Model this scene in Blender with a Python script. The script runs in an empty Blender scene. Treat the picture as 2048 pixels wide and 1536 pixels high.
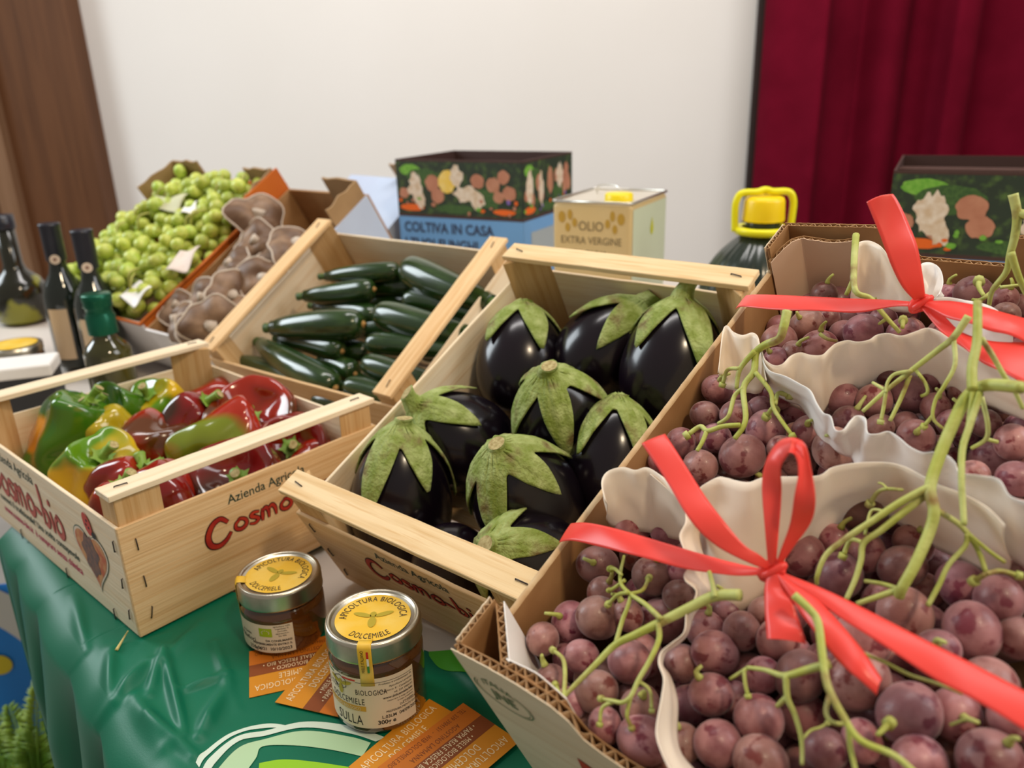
import bpy, bmesh, math, random
from math import sin, cos, pi, sqrt, atan2
from mathutils import Vector, Matrix, noise
random.seed(7)
SC = bpy.context.scene
COL = SC.collection

# ------------------------------------------------------------------ camera, world, lights, exposure
FPX, PITCH, ROLL, CAMH = 1610.8, 0.3520, -0.0299, 0.4619
fw = Vector((0, cos(PITCH), -sin(PITCH))); r0 = Vector((1, 0, 0)); u0 = r0.cross(fw)
cr = r0*cos(ROLL) + u0*sin(ROLL); cu = -r0*sin(ROLL) + u0*cos(ROLL)
CO = Vector((0, 0, CAMH))
cam_d = bpy.data.cameras.new('camera'); cam = bpy.data.objects.new('camera', cam_d); COL.objects.link(cam)
mw = Matrix((cr, cu, -fw)).transposed().to_4x4(); mw.translation = CO; cam.matrix_world = mw
cam_d.sensor_width = 36; cam_d.lens = FPX/2048*36; cam_d.clip_start = 0.01
cam_d.dof.use_dof = True; cam_d.dof.focus_distance = 0.57; cam_d.dof.aperture_fstop = 6.6
SC.camera = cam

w = bpy.data.worlds.new('world'); SC.world = w; w.use_nodes = True
w.node_tree.nodes['Background'].inputs[0].default_value = (1.0, 0.92, 0.82, 1)
w.node_tree.nodes['Background'].inputs[1].default_value = 0.30

def area(name, loc, target, sx, sy, power, col):
    d = bpy.data.lights.new(name, 'AREA'); d.shape = 'RECTANGLE'; d.size = sx; d.size_y = sy
    d.energy = power; d.color = col
    o = bpy.data.objects.new(name, d); COL.objects.link(o); o.location = loc
    o.rotation_euler = (Vector(target)-Vector(loc)).to_track_quat('-Z', 'Y').to_euler()
    return o
area('window_light_left', (-2.6, 1.7, 1.5), (0, 0.8, 0.1), 1.0, 1.5, 52, (0.86, 0.95, 1.0))
area('window_light_right', (2.2, 0.3, 1.7), (0.1, 0.6, 0.1), 1.2, 1.5, 30, (0.98, 0.98, 1.0))
area('wall_fill_light', (0.2, 1.2, 2.9), (0.0, 3.4, 0.8), 2.6, 0.5, 70, (1.0, 0.96, 0.93))  # added fill lamp that only serves to brighten the back wall
area('ceiling_lamp', (0.75, -0.55, 2.1), (0.05, 0.8, 0.0), 0.22, 0.22, 20, (1.0, 0.80, 0.55))
SC.view_settings.view_transform = 'Standard'; SC.view_settings.look = 'None'
SC.view_settings.exposure = 0.0; SC.view_settings.gamma = 1.0

# ------------------------------------------------------------------ ray helpers (photograph pixel -> world point)
def ray(px, py): return cr*((px-1024)/FPX) + cu*((768-py)/FPX) + fw
def at(px, py, d): return CO + ray(px, py)*d
def onz(px, py, z=0.0):
    r = ray(px, py); return CO + r*((z-CAMH)/r.z)
def ony(px, py, y):
    r = ray(px, py); return CO + r*(y/r.y)
def RM(t, b, y): return Matrix.Rotation(y, 3, 'Z') @ Matrix.Rotation(t, 3, 'X') @ Matrix.Rotation(b, 3, 'Y')
class Fr:
    """a tilted crate frame: origin + rotation"""
    def __init__(s, O, R): s.O = Vector(O); s.R = R; s.M = Matrix.Translation(s.O) @ R.to_4x4(); s.I = R.transposed()
    def w(s, p): return s.O + s.R @ Vector(p)
    def hit(s, px, py, h):
        d = s.I @ ray(px, py); o = s.I @ (CO - s.O); t = (h-o.z)/d.z
        return o + d*t, t          # local point, depth
    def hitx(s, px, py, x):
        d = s.I @ ray(px, py); o = s.I @ (CO - s.O); t = (x-o.x)/d.x; return o + d*t, t
    def hity(s, px, py, y):
        d = s.I @ ray(px, py); o = s.I @ (CO - s.O); t = (y-o.y)/d.y; return o + d*t, t
FP = Fr((-0.344, 0.6105, 0.001), RM(0, 0, 0.8445))
FA = Fr((-0.1724, 0.6972, 0.001), RM(0.4558, -0.0104, -0.6983))
FG = Fr((0.0272, 0.4056, 0.004), RM(0.4328, -0.0462, -0.7406))
FZ = Fr((-0.4135, 1.1826, 0.002), RM(0.5382, 0.0096, -0.6226))
FV = Fr((-0.8605, 1.5717, 0.007), RM(0.5325, 0, -0.6573))
FM = Fr((-0.579, 1.350, 0.004), RM(0.5325, 0, -0.645))

# ------------------------------------------------------------------ materials
MATS = {}
def mat(name, col, rough=0.5, col2=None, scale=20, lo=0.35, hi=0.65, stretch=None, metal=0, bump=0, bscale=None, spec=0.5,
        sss=0, coat=0, trans=0, ior=1.45, rnd=0, detail=4, dist=0, sheen=0, col3=None, s3=60, lo3=.55, hi3=.62, sssr=(1, .3, .2), alpha=1):
    if name in MATS: return MATS[name]
    m = bpy.data.materials.new(name); m.use_nodes = True; N = m.node_tree.nodes; Lk = m.node_tree.links
    b = N['Principled BSDF']; I = b.inputs
    I['Roughness'].default_value = rough; I['Metallic'].default_value = metal
    I['Specular IOR Level'].default_value = spec; I['IOR'].default_value = ior
    I['Coat Weight'].default_value = coat; I['Coat Roughness'].default_value = 0.08
    I['Transmission Weight'].default_value = trans; I['Sheen Weight'].default_value = sheen
    if sss: I['Subsurface Weight'].default_value = sss; I['Subsurface Scale'].default_value = 0.006; I['Subsurface Radius'].default_value = sssr
    tc = N.new('ShaderNodeTexCoord'); vec = tc.outputs['Object']
    if stretch:
        mp = N.new('ShaderNodeMapping'); mp.inputs['Scale'].default_value = stretch; Lk.new(vec, mp.inputs[0]); vec = mp.outputs[0]
    oi = None
    if rnd:
        oi = N.new('ShaderNodeObjectInfo'); ad = N.new('ShaderNodeVectorMath'); ad.operation = 'ADD'
        sc = N.new('ShaderNodeVectorMath'); sc.operation = 'SCALE'; sc.inputs['Scale'].default_value = 37
        Lk.new(oi.outputs['Random'], sc.inputs[0]); Lk.new(vec, ad.inputs[0]); Lk.new(sc.outputs[0], ad.inputs[1]); vec = ad.outputs[0]
    cout = None
    def layer(prev, c, scale, lo, hi, dt=4, ds=0):
        t = N.new('ShaderNodeTexNoise'); t.inputs['Scale'].default_value = scale; t.inputs['Detail'].default_value = dt
        t.inputs['Distortion'].default_value = ds
        Lk.new(vec, t.inputs['Vector'])
        mr = N.new('ShaderNodeMapRange'); mr.inputs[1].default_value = lo; mr.inputs[2].default_value = hi; Lk.new(t.outputs[0], mr.inputs[0])
        mx = N.new('ShaderNodeMix'); mx.data_type = 'RGBA'; Lk.new(mr.outputs[0], mx.inputs[0])
        if isinstance(prev, tuple): mx.inputs[6].default_value = (*prev, 1)
        else: Lk.new(prev, mx.inputs[6])
        mx.inputs[7].default_value = (*c, 1); return mx.outputs[2]
    prev = tuple(col)
    if col2: prev = layer(prev, col2, scale, lo, hi, detail, dist)
    if col3: prev = layer(prev, col3, s3, lo3, hi3)
    if rnd and not isinstance(prev, tuple):
        hs = N.new('ShaderNodeHueSaturation'); mr = N.new('ShaderNodeMapRange'); mr.inputs[3].default_value = 1-rnd; mr.inputs[4].default_value = 1+rnd
        Lk.new(oi.outputs['Random'], mr.inputs[0]); Lk.new(mr.outputs[0], hs.inputs['Value']); Lk.new(prev, hs.inputs['Color'])
        ml = N.new('ShaderNodeMath'); ml.operation = 'MULTIPLY'; ml.inputs[1].default_value = 7.3
        fr = N.new('ShaderNodeMath'); fr.operation = 'FRACT'; Lk.new(oi.outputs['Random'], ml.inputs[0]); Lk.new(ml.outputs[0], fr.inputs[0])
        mh = N.new('ShaderNodeMapRange'); mh.inputs[3].default_value = 0.5-rnd*.07; mh.inputs[4].default_value = 0.5+rnd*.07
        Lk.new(fr.outputs[0], mh.inputs[0]); Lk.new(mh.outputs[0], hs.inputs['Hue']); prev = hs.outputs[0]
    if isinstance(prev, tuple): I['Base Color'].default_value = (*prev, 1)
    else: Lk.new(prev, I['Base Color'])
    if bump:
        t = N.new('ShaderNodeTexNoise'); t.inputs['Scale'].default_value = bscale or scale; t.inputs['Detail'].default_value = 4; Lk.new(vec, t.inputs['Vector'])
        bp = N.new('ShaderNodeBump'); bp.inputs['Strength'].default_value = bump; bp.inputs['Distance'].default_value = 0.002
        Lk.new(t.outputs[0], bp.inputs['Height']); Lk.new(bp.outputs[0], I['Normal'])
    MATS[name] = m; return m

def wood(name, base, dark, st):
    """pale planed wood with long grain; st = stretch (small along the grain)"""
    if name in MATS: return MATS[name]
    m = mat(name, base, 0.6, dark, 1.0, 0.42, 0.78, stretch=st, bump=0.25, bscale=2.0, spec=0.3, detail=5, dist=0.4,
            col3=tuple(a*b for a, b in zip(dark, (.95, .82, .65))), s3=2.6, lo3=.56, hi3=.86)
    return m
PB, PD = (0.78, 0.54, 0.29), (0.60, 0.33, 0.125)
WX = wood('pine_grain_lengthwise', PB, PD, (4, 230, 230))
WY = wood('pine_grain_crosswise', PB, PD, (170, 5, 170))
WZ = wood('pine_post', (0.62, 0.40, 0.19), (0.5, 0.28, 0.10), (150, 150, 6))
WXL = wood('poplar_veneer_lengthwise', (0.84, 0.70, 0.50), (0.76, 0.57, 0.36), (4, 110, 110))
WYL = wood('poplar_veneer_crosswise', (0.84, 0.70, 0.50), (0.76, 0.57, 0.36), (110, 4, 110))
BLACKMETAL = mat('staple_metal', (0.06, 0.045, 0.04), 0.4, metal=.7)
RED = mat('brush_red_ink', (0.50, 0.035, 0.01), 0.6, (0.36, 0.012, 0.008), 60)
REDD = mat('brush_dark_ink', (0.045, 0.004, 0.003), 0.6)
GREENINK = mat('green_black_ink', (0.012, 0.045, 0.03), 0.6)
PINK = mat('pink_ink', (0.50, 0.03, 0.10), 0.6)
BLACK = mat('black_ink', (0.015, 0.012, 0.012), 0.6)
KRAFT = mat('kraft_cardboard', (0.40, 0.215, 0.085), 0.75, (0.33, 0.165, 0.06), 30, bump=.1)
KRAFTL = mat('kraft_fluting', (0.56, 0.36, 0.19), 0.8, (0.42, 0.24, 0.11), 200)
PAPER = mat('waxed_paper', (0.86, 0.70, 0.53), 0.38, (0.89, 0.77, 0.62), 14, sss=.25, sssr=(1, .8, .6), bump=.12, bscale=25)  # paper tint made warmer, carrying the room's warm bounce light in its colour
PAPERW = mat('white_paper', (0.90, 0.87, 0.83), 0.4, (0.86, 0.83, 0.79), 14, bump=.12, bscale=25)
RIBBON = mat('coral_red_ribbon', (0.86, 0.052, 0.040), 0.34, (0.90, 0.07, 0.058), 8, sss=.1, spec=.5)
CAL = mat('aubergine_calyx', (0.20, 0.26, 0.04), 0.75, (0.40, 0.46, 0.17), 70, .38, .68, bump=1.0, bscale=330, col3=(0.16, 0.11, 0.035), s3=38, lo3=.56, hi3=.70)
CUT = mat('cut_stem_end', (0.50, 0.42, 0.20), 0.8, (0.30, 0.22, 0.08), 300)
EGG = mat('aubergine_skin', (0.0035, 0.002, 0.004), 0.22, (0.007, 0.003, 0.007), 9, coat=.12, spec=.5, bump=.04, bscale=60)
GRAPE = mat('dusky_purple_grape', (0.215, 0.073, 0.072), 0.38, (0.41, 0.195, 0.19), .9, .36, .64, sss=.12, sssr=(1, .35, .3), rnd=.36, spec=.45, sheen=.22,
            bump=.10, bscale=9, col3=(0.17, 0.028, 0.035), s3=1.3, lo3=.57, hi3=.63, coat=0.04, detail=4, dist=.4)
STEM = mat('grape_stalk', (0.40, 0.44, 0.07), 0.5, (0.56, 0.60, 0.22), 40, .35, .7, bump=.3, bscale=200, col3=(0.28, 0.18, 0.05), s3=55, lo3=.58, hi3=.72)
VGRAPE = mat('white_grape', (0.36, 0.46, 0.05), 0.35, (0.56, 0.60, 0.14), 1.2, sss=.3, rnd=.16, sssr=(.8, 1, .3))
GLOSSG = dict(rough=.2, coat=.6, spec=.5)
CLOTH = mat('green_satin_cloth', (0.0, 0.120, 0.062), 0.45, (0.0, 0.135, 0.070), 5, spec=.35, bump=.05, bscale=700)
CLOTHW = mat('mint_white_print', (0.60, 0.72, 0.60), 0.4, (0.64, 0.75, 0.63), 5, spec=.5)
CLOTHP = mat('pale_green_print', (0.40, 0.60, 0.36), 0.4, (0.44, 0.63, 0.38), 5, spec=.5)
LIME = mat('lime_print', (0.25, 0.52, 0.01), 0.4, (0.28, 0.55, 0.015), 5, spec=.5)
MIDG = mat('leaf_green_print', (0.06, 0.33, 0.02), 0.4, (0.07, 0.35, 0.03), 5, spec=.5)
WHITECL = mat('grey_white_tabletop', (0.62, 0.56, 0.50), 0.6, (0.56, 0.50, 0.44), 3)
FLUO = mat('dark_gap', (0.02, 0.017, 0.015), 0.8)

# ------------------------------------------------------------------ object helpers
def setp(o, label=None, cat=None, group=None, kind=None):
    if label: o['label'] = label
    if cat: o['category'] = cat
    if group: o['group'] = group
    if kind: o['kind'] = kind
    return o
def empty(name, M, label, cat, group=None):
    o = bpy.data.objects.new(name, None); COL.objects.link(o); o.empty_display_size = .02
    o.matrix_world = M if isinstance(M, Matrix) else Matrix.Translation(Vector(M))
    return setp(o, label, cat, group)
def link(name, me, parent=None, M=None):
    o = bpy.data.objects.new(name, me); COL.objects.link(o)
    if parent is not None: o.parent = parent
    if M is not None: o.matrix_local = M
    return o
def build(name, bm, m, parent=None, smooth=True, M=None):
    me = bpy.data.meshes.new(name); bm.normal_update(); bm.to_mesh(me); bm.free()
    ms = m if isinstance(m, (list, tuple)) else [m]
    for k in ms: me.materials.append(k)
    if smooth:
        for p in me.polygons: p.use_smooth = True
    return link(name, me, parent, M)
def solid(o, t, off=0):
    md = o.modifiers.new('thickness', 'SOLIDIFY'); md.thickness = t; md.offset = off; return o
def bevel(o, wd, seg=2):
    md = o.modifiers.new('bevel', 'BEVEL'); md.width = wd; md.segments = seg; md.limit_method = 'ANGLE'; return o
def subs(o, n):
    md = o.modifiers.new('sub', 'SUBSURF'); md.levels = n; md.render_levels = n; return o
def NB(): return bmesh.new()
def hexa(bm, P, mi=0):
    """8 points: 4 bottom, 4 top"""
    v = [bm.verts.new(p) for p in P]
    for f in ((3, 2, 1, 0), (4, 5, 6, 7), (0, 1, 5, 4), (1, 2, 6, 5), (2, 3, 7, 6), (3, 0, 4, 7)):
        fc = bm.faces.new([v[i] for i in f]); fc.material_index = mi
def box(bm, x0, x1, y0, y1, z0, z1, mi=0):
    hexa(bm, [(x0, y0, z0), (x1, y0, z0), (x1, y1, z0), (x0, y1, z0), (x0, y0, z1), (x1, y0, z1), (x1, y1, z1), (x0, y1, z1)], mi)
def prism(bm, poly, z0, z1, mi=0):
    a = [bm.verts.new((x, y, z0)) for x, y in poly]; b = [bm.verts.new((x, y, z1)) for x, y in poly]; n = len(poly)
    bm.faces.new(a[::-1]).material_index = mi; bm.faces.new(b).material_index = mi
    for i in range(n): bm.faces.new((a[i], a[(i+1) % n], b[(i+1) % n], b[i])).material_index = mi
def cat_rom(P, n=6):
    P = [Vector(p) for p in P]; out = []
    if len(P) < 3: 
        return [P[0].lerp(P[-1], i/n) for i in range(n+1)]
    for i in range(len(P)-1):
        a = P[max(i-1, 0)]; b = P[i]; c = P[i+1]; d = P[min(i+2, len(P)-1)]
        for k in range(n):
            t = k/n; out.append(0.5*((2*b)+(c-a)*t+(2*a-5*b+4*c-d)*t*t+(3*b-a-3*c+d)*t**3))
    out.append(P[-1]); return out
def tube(bm, pts, rad, seg=8, n=5, smooth=True, cap=True, mi=0):
    raw = pts; P = cat_rom(pts, n) if smooth else [Vector(p) for p in pts]
    if not hasattr(rad, '__len__'): rad = [rad]*len(raw)
    def rr(i):
        f = i/(len(P)-1)*(len(rad)-1); k = min(int(f), len(rad)-2); return rad[k]+(rad[k+1]-rad[k])*(f-k)
    up = None; prev = None
    for i, p in enumerate(P):
        t = (P[min(i+1, len(P)-1)]-P[max(i-1, 0)])
        if t.length < 1e-9: t = Vector((0, 0, 1))
        t.normalize()
        if up is None: up = t.orthogonal().normalized()
        up = (up - t*up.dot(t))
        up = up.normalized() if up.length > 1e-6 else t.orthogonal().normalized()
        sd = t.cross(up); r = rr(i)
        ring = [bm.verts.new(p+(up*cos(2*pi*k/seg)+sd*sin(2*pi*k/seg))*r) for k in range(seg)]
        if prev:
            for k in range(seg): bm.faces.new((prev[k], prev[(k+1) % seg], ring[(k+1) % seg], ring[k])).material_index = mi
        elif cap: bm.faces.new(ring[::-1]).material_index = mi
        prev = ring
    if cap: bm.faces.new(prev).material_index = mi
def lathe(bm, prof, seg=48, M=None, mi=0, close=True):
    M = M or Matrix.Identity(4); prev = None
    for r, z in prof:
        if r < 1e-6: ring = [bm.verts.new(M @ Vector((0, 0, z)))]
        else: ring = [bm.verts.new(M @ Vector((r*cos(2*pi*k/seg), r*sin(2*pi*k/seg), z))) for k in range(seg)]
        if prev:
            for k in range(seg):
                k2 = (k+1) % seg
                if len(prev) == 1 and len(ring) == 1: continue
                if len(prev) == 1: f = (prev[0], ring[k2], ring[k])
                elif len(ring) == 1: f = (prev[k], prev[k2], ring[0])
                else: f = (prev[k], prev[k2], ring[k2], ring[k])
                try: bm.faces.new(f).material_index = mi
                except ValueError: pass
        prev = ring
def grid(bm, fn, nu, nv, mi=0, uv=False):
    V = [[bm.verts.new(fn(i/nu, j/nv)) for j in range(nv+1)] for i in range(nu+1)]
    for i in range(nu):
        for j in range(nv): bm.faces.new((V[i][j], V[i+1][j], V[i+1][j+1], V[i][j+1])).material_index = mi
    return V
def poly(bm, pts, mi=0):
    f = bm.faces.new([bm.verts.new(p) for p in pts]); f.material_index = mi; return f
def frame3(o, x, y, n=None):
    x = Vector(x).normalized(); y = Vector(y); y = (y-x*y.dot(x)).normalized(); n = x.cross(y)
    M = Matrix((x, y, n)).transposed().to_4x4(); M.translation = Vector(o); return M
# --- writing
_tc = {}
def text_verts(s, size=1.0, xs=1.0, bold=0.0, space=1.0):
    key = (s, size, xs, bold, space)
    if key in _tc: return _tc[key]
    cv = bpy.data.curves.new('t', 'FONT'); cv.body = s; cv.size = size; cv.offset = bold; cv.space_character = space; cv.resolution_u = 3
    o = bpy.data.objects.new('t', cv); COL.objects.link(o)
    dg = bpy.context.evaluated_depsgraph_get(); me = bpy.data.meshes.new_from_object(o.evaluated_get(dg))
    V = [(v.co.x*xs, v.co.y) for v in me.vertices]; F = [tuple(p.vertices) for p in me.polygons]
    bpy.data.objects.remove(o); bpy.data.curves.remove(cv); bpy.data.meshes.remove(me)
    _tc[key] = (V, F); return V, F
def write(bm, s, size, fn, xs=1.0, align='L', bold=0.0, mi=0, space=1.0):
    """lays flat letters through fn(x, y) -> point"""
    V, F = text_verts(s, size, xs, bold, space)
    if not V: return 0
    x0 = min(v[0] for v in V); x1 = max(v[0] for v in V)
    sh = {'L': -x0, 'C': -(x0+x1)/2, 'R': -x1}[align]
    vs = [bm.verts.new(fn(x+sh, y)) for x, y in V]
    for f in F:
        try: bm.faces.new([vs[i] for i in f]).material_index = mi
        except ValueError: pass
    return x1-x0
def plane_fn(M, ox=0, oy=0, z=0.0002): return lambda x, y: M @ Vector((ox+x, oy+y, z))
GL = {'C': (0.95, [[(.85, .80), (.62, 1.0), (.30, .88), (.08, .50), (.14, .14), (.42, .0), (.72, .10), (.92, .30)]]),
      'o': (0.62, [[(.30, .52), (.10, .36), (.10, .12), (.32, .02), (.52, .16), (.50, .40), (.30, .54), (.22, .50)]]),
      's': (0.50, [[(.44, .50), (.24, .54), (.12, .42), (.30, .28), (.42, .14), (.26, .0), (.06, .06)]]),
      'm': (0.85, [[(.08, .0), (.10, .30), (.12, .52)], [(.12, .40), (.26, .54), (.36, .36), (.36, .02)], [(.38, .40), (.54, .54), (.66, .34), (.68, .02)]]),
      '-': (0.46, [[(.06, .30), (.38, .24)]]),
      'b': (0.58, [[(.10, 1.05), (.14, .60), (.12, .06)], [(.14, .40), (.34, .44), (.46, .24), (.34, .04), (.14, .06)]]),
      'i': (0.28, [[(.12, .50), (.14, .02)], [(.14, .74), (.17, .82)]])}
def brush(bm, s, h, fn, wd, mi=0, z=0, squeeze=1.0):
    x = 0
    for ch in s:
        adv, strokes = GL[ch]
        k = 1.0
        for st in strokes:
            P = cat_rom([(a*k*squeeze+x, b, 0) for a, b in st], 5)
            L = R = None; prev = None; n = len(P)
            for i, p in enumerate(P):
                t = (P[min(i+1, n-1)]-P[max(i-1, 0)]).normalized(); nn = Vector((-t.y, t.x, 0))
                ww = wd*(0.55+0.75*sin(pi*(0.12+0.80*i/(n-1))))
                pp = p + t*(wd*.6 if i == n-1 else (-wd*.6 if i == 0 else 0))
                a = bm.verts.new(fn((pp.x+nn.x*ww)*h, (pp.y+nn.y*ww)*h, z)); b = bm.verts.new(fn((pp.x-nn.x*ww)*h, (pp.y-nn.y*ww)*h, z))
                if prev: bm.faces.new((prev[0], prev[1], b, a)).material_index = mi
                prev = (a, b)
        x += adv*squeeze
    return x*h

# ------------------------------------------------------------------ the room
def struct(name, bm, m, smooth=False):
    o = build(name, bm, m, smooth=smooth); o['kind'] = 'structure'; return o
WALL = mat('cream_plaster', (0.80, 0.765, 0.72), 0.8, (0.83, 0.795, 0.755), 1.2)
YW = 3.4; FZ0 = -0.78
bm = NB(); xr = ony(1502, 200, YW).x
box(bm, -3.6, xr, YW, YW+.25, FZ0, 3.2); struct('wall_back', bm, WALL)
bm = NB(); box(bm, xr+.02, 4.2, YW+.22, YW+.4, FZ0, 3.2); struct('wall_right', bm, mat('opening_shade_plaster', (0.10, 0.07, 0.06), 0.9, (0.12, 0.08, 0.07), 2))  # coloured dark so the opening beside the curtain reads as shade
bm = NB(); box(bm, -4.2, 4.4, -2.6, YW+.4, FZ0-.05, FZ0); struct('floor', bm, mat('grey_tiles', (0.30, 0.27, 0.24), 0.5, (0.36, 0.33, 0.30), 3))
DW = wood('dark_stained_wood', (0.13, 0.052, 0.020), (0.085, 0.033, 0.013), (30, 30, 1.5))
xa = ony(172, 225, YW-.12).x
bm = NB(); box(bm, -3.5, xa, YW-.12, YW-.005, FZ0, 3.2); o = struct('door_1', bm, DW); 
xb = ony(38, 450, YW-.16).x
bm = NB(); box(bm, xb-.05, xb+.02, YW-.17, YW-.12, FZ0, 3.2); struct('trim_1', bm, wood('lighter_moulding', (0.24, 0.13, 0.07), (0.19, 0.10, 0.05), (30, 30, 1.5)))
bm = NB(); box(bm, xr+.005, xr+.05, YW-.02, YW+.2, FZ0, 3.2); struct('trim_2', bm, mat('dark_frame', (0.05, 0.03, 0.025), 0.6))
# curtain: pleated, hangs from above the frame
CUR = mat('burgundy_velvet', (0.115, 0.002, 0.012), 0.95, (0.145, 0.003, 0.016), 6, spec=.1)
xc = ony(1512, 220, YW-.15).x
bm = NB()
def cfn(u, v):
    x = xc+u*2.2; z = FZ0+.02+v*3.6
    ph = x*21+2.2*noise.noise(Vector((x*2, 0, 3)))*3
    return (x+.014*sin(ph*1.7), YW-.22+.060*sin(ph)+.04*sin(ph*.43+1)+.012*sin(ph*2.3), z)
grid(bm, cfn, 240, 12)
cur = build('curtain', bm, CUR); solid(cur, .003); setp(cur, 'burgundy velvet curtain hanging in pleats to the right of the white wall', 'curtain')

# ------------------------------------------------------------------ table, green cloth
E1 = Vector((-0.275, 0.46, 0)); E2 = Vector((-0.592, 0.835, 0)); ED = (E2-E1).normalized(); EN = Vector((ED.y, -ED.x, 0))  # inward normal
if EN.x < 0: EN = -EN
tb = empty('table', (0.4, 1.4, FZ0), 'long display table under the green cloth, carrying all the produce crates', 'table')
bm = NB()
def tpoly(z0, z1, ins=.02):
    a = E1-ED*.33+EN*ins; b = E2+EN*ins
    prism(bm, [(a.x, a.y), (1.25, a.y), (1.25, 2.05), (b.x-.6, 2.05), (b.x-.6, b.y+.55), (b.x, b.y)], z0, z1)
tpoly(-.035, -.006); o = build('tabletop', bm, WHITECL, tb, smooth=False, M=Matrix.Translation((-.4, -1.4, -FZ0)))
for lx, ly in ((-.45, 1.0), (1.15, .35), (1.15, 1.95), (-1.1, 1.95)):
    bm = NB(); box(bm, lx-.03, lx+.03, ly-.03, ly+.03, FZ0, -.035); build('leg', bm, mat('table_leg', (.2, .2, .2), .5), tb, smooth=False, M=Matrix.Translation((-.4, -1.4, -FZ0)))
# ridges that wrinkle the cloth: (pixel a, pixel b, height, width)
RID = [((330, 1300), (300, 1395), .006, .0045), ((330, 1310), (372, 1480), .007, .004), ((365, 1385), (460, 1350), .006, .004), ((460, 1370), (400, 1480), .008, .006),
       ((240, 1295), (330, 1270), .006, .004), ((270, 1400), (330, 1500), .007, .007), ((480, 1180), (540, 1330), .004, .010), ((300, 1330), (230, 1400), .008, .006),
       ((560, 1430), (420, 1530), .003, .008), ((150, 1190), (170, 1300), .005, .005), ((225, 1300), (215, 1400), .006, .005), ((400, 1250), (330, 1330), .004, .006), ((430, 1290), (480, 1420), .005, .005), ((300, 1440), (390, 1520), .006, .005), ((900, 1330), (1000, 1420), .004, .006)]
RID = [(onz(*a), onz(*b), h, w_) for a, b, h, w_ in RID]
def segd(p, a, b):
    ab = b-a; t = max(0, min(1, (p-a).dot(ab)/ab.length_squared)); return (p-(a+ab*t)).length, t
def cloth_h(p):
    z = 0.0006
    for a, b, h, w_ in RID:
        d, t = segd(p, a, b); z += h*math.exp(-(d/w_)**2)*(0.35+0.65*sin(pi*min(max(t*1.0, .08), .92)))
    z += 0.0012*(noise.noise(p*14)+.6)
    # flat under things
    for q, r in ((Vector((-.111, .527, 0)), .055), (Vector((-.203, .62, 0)), .055), (Vector((-.185, .555, 0)), .06), (Vector((-.155, .54, 0)), .055), (Vector((-.085, .475, 0)), .065), (Vector((-.04, .45, 0)), .07)):
        k = min(1, max(0, ((p-q).length-r*.8)/.03)); z = .0006+(z-.0006)*k
    return z
def inside_P(p):   # under the pepper crate
    q = FP.I @ (p-FP.O); d = max(-q.x, q.x-.2885, -q.y, q.y-.377); return d
def cloth_pt(s, v):
    """s along the table edge from E1, v inward (+) / down the drop (-)"""
    if v >= 0:
        p = E1+ED*s+EN*v; k = min(1, max(0, (inside_P(p))/.03))
        z = .0004+(cloth_h(p)-.0004)*k
        e = max(0, 1-v/.02); return Vector((p.x, p.y, z-.006*e*e))
    d = -v; q = s*66+1.4*sin(s*13)+ 2.2*noise.noise(Vector((s*6, d*2.5, 1)))
    out = .004*min(1, d/.03)+ .017*(abs(sin(q/2))*2-1)*min(1, d/.12)*max(.3, min(1, (S1-s)/.10)) + .010*sin(q*.37+2)*min(1, d/.3)+.014
    p = E1+ED*(s+.006*cos(q)*min(1, d/.2)-.11*min(1, d/.5)*min(1, max(0, (s-S1+.35)/.35)))-EN*out
    return Vector((p.x, p.y, -.006-d+.004*min(1, d/.02)))
S0, S1 = -.34, (E2-E1).length+.0
# back edge of the green cloth follows pixels (490,1170) (658,1235) (860,1308) (960,1345)
cb = [onz(430, 1180), onz(560, 1200), onz(658, 1236), onz(858, 1306), onz(1100, 1420)]
def vmax(s):
    # inward extent at this s: march until crossing the back edge polyline
    o = E1+ED*s
    best = .62
    for a, b in zip(cb[:-1], cb[1:]):
        r = EN; e = b-a; den = r.x*e.y-r.y*e.x
        if abs(den) < 1e-9: continue
        t = ((a.x-o.x)*e.y-(a.y-o.y)*e.x)/den; u = ((a.x-o.x)*r.y-(a.y-o.y)*r.x)/den
        if 0 <= u <= 1 and t > 0: best = min(best, t)
    return best
cloth = None
bm = NB(); NS = 320; VD = [-(.70)*(1-i/60)**1.0 for i in range(60)]; NVI = 170
rows = []
for i in range(NS+1):
    s = S0+(S1-S0)*i/NS; vm = vmax(s) if s < .30 else .10
    if s >= .16: vm = min(vm, .36)
    vs = VD+[vm*k/NVI for k in range(NVI+1)]
    rows.append([bm.verts.new(cloth_pt(s, v)) for v in vs])
for a, b in zip(rows[:-1], rows[1:]):
    for k in range(len(a)-1): bm.faces.new((a[k], b[k], b[k+1], a[k+1]))
cloth = build('tablecloth', bm, CLOTH); solid(cloth, .0006, -1)
setp(cloth, 'creased green satin cloth with white and lime print, draped over the front left table edge', 'tablecloth')
def sgrid(fn_a, fn_b, m, name, n=40, k=6, lift=.0012):
    A = cat_rom([(*q, 0) for q in fn_a], 8); B = cat_rom([(*q, 0) for q in fn_b], 8)
    def samp(P, t):
        f = t*(len(P)-1); i = min(int(f), len(P)-2); return P[i].lerp(P[i+1], f-i)
    bm = NB()
    def f(u, v):
        q = samp(A, u).lerp(samp(B, u), v); p = onz(q.x, q.y)
        z = cloth_h(p)
        sd = (p-E1).dot(EN)
        return (p.x, p.y, z+lift)
    grid(bm, f, n, k); o = build(name, bm, m, cloth); return o
Z6 = lambda L: [(380+x/3.012, 1080+y/3.012) for x, y in L]
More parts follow.
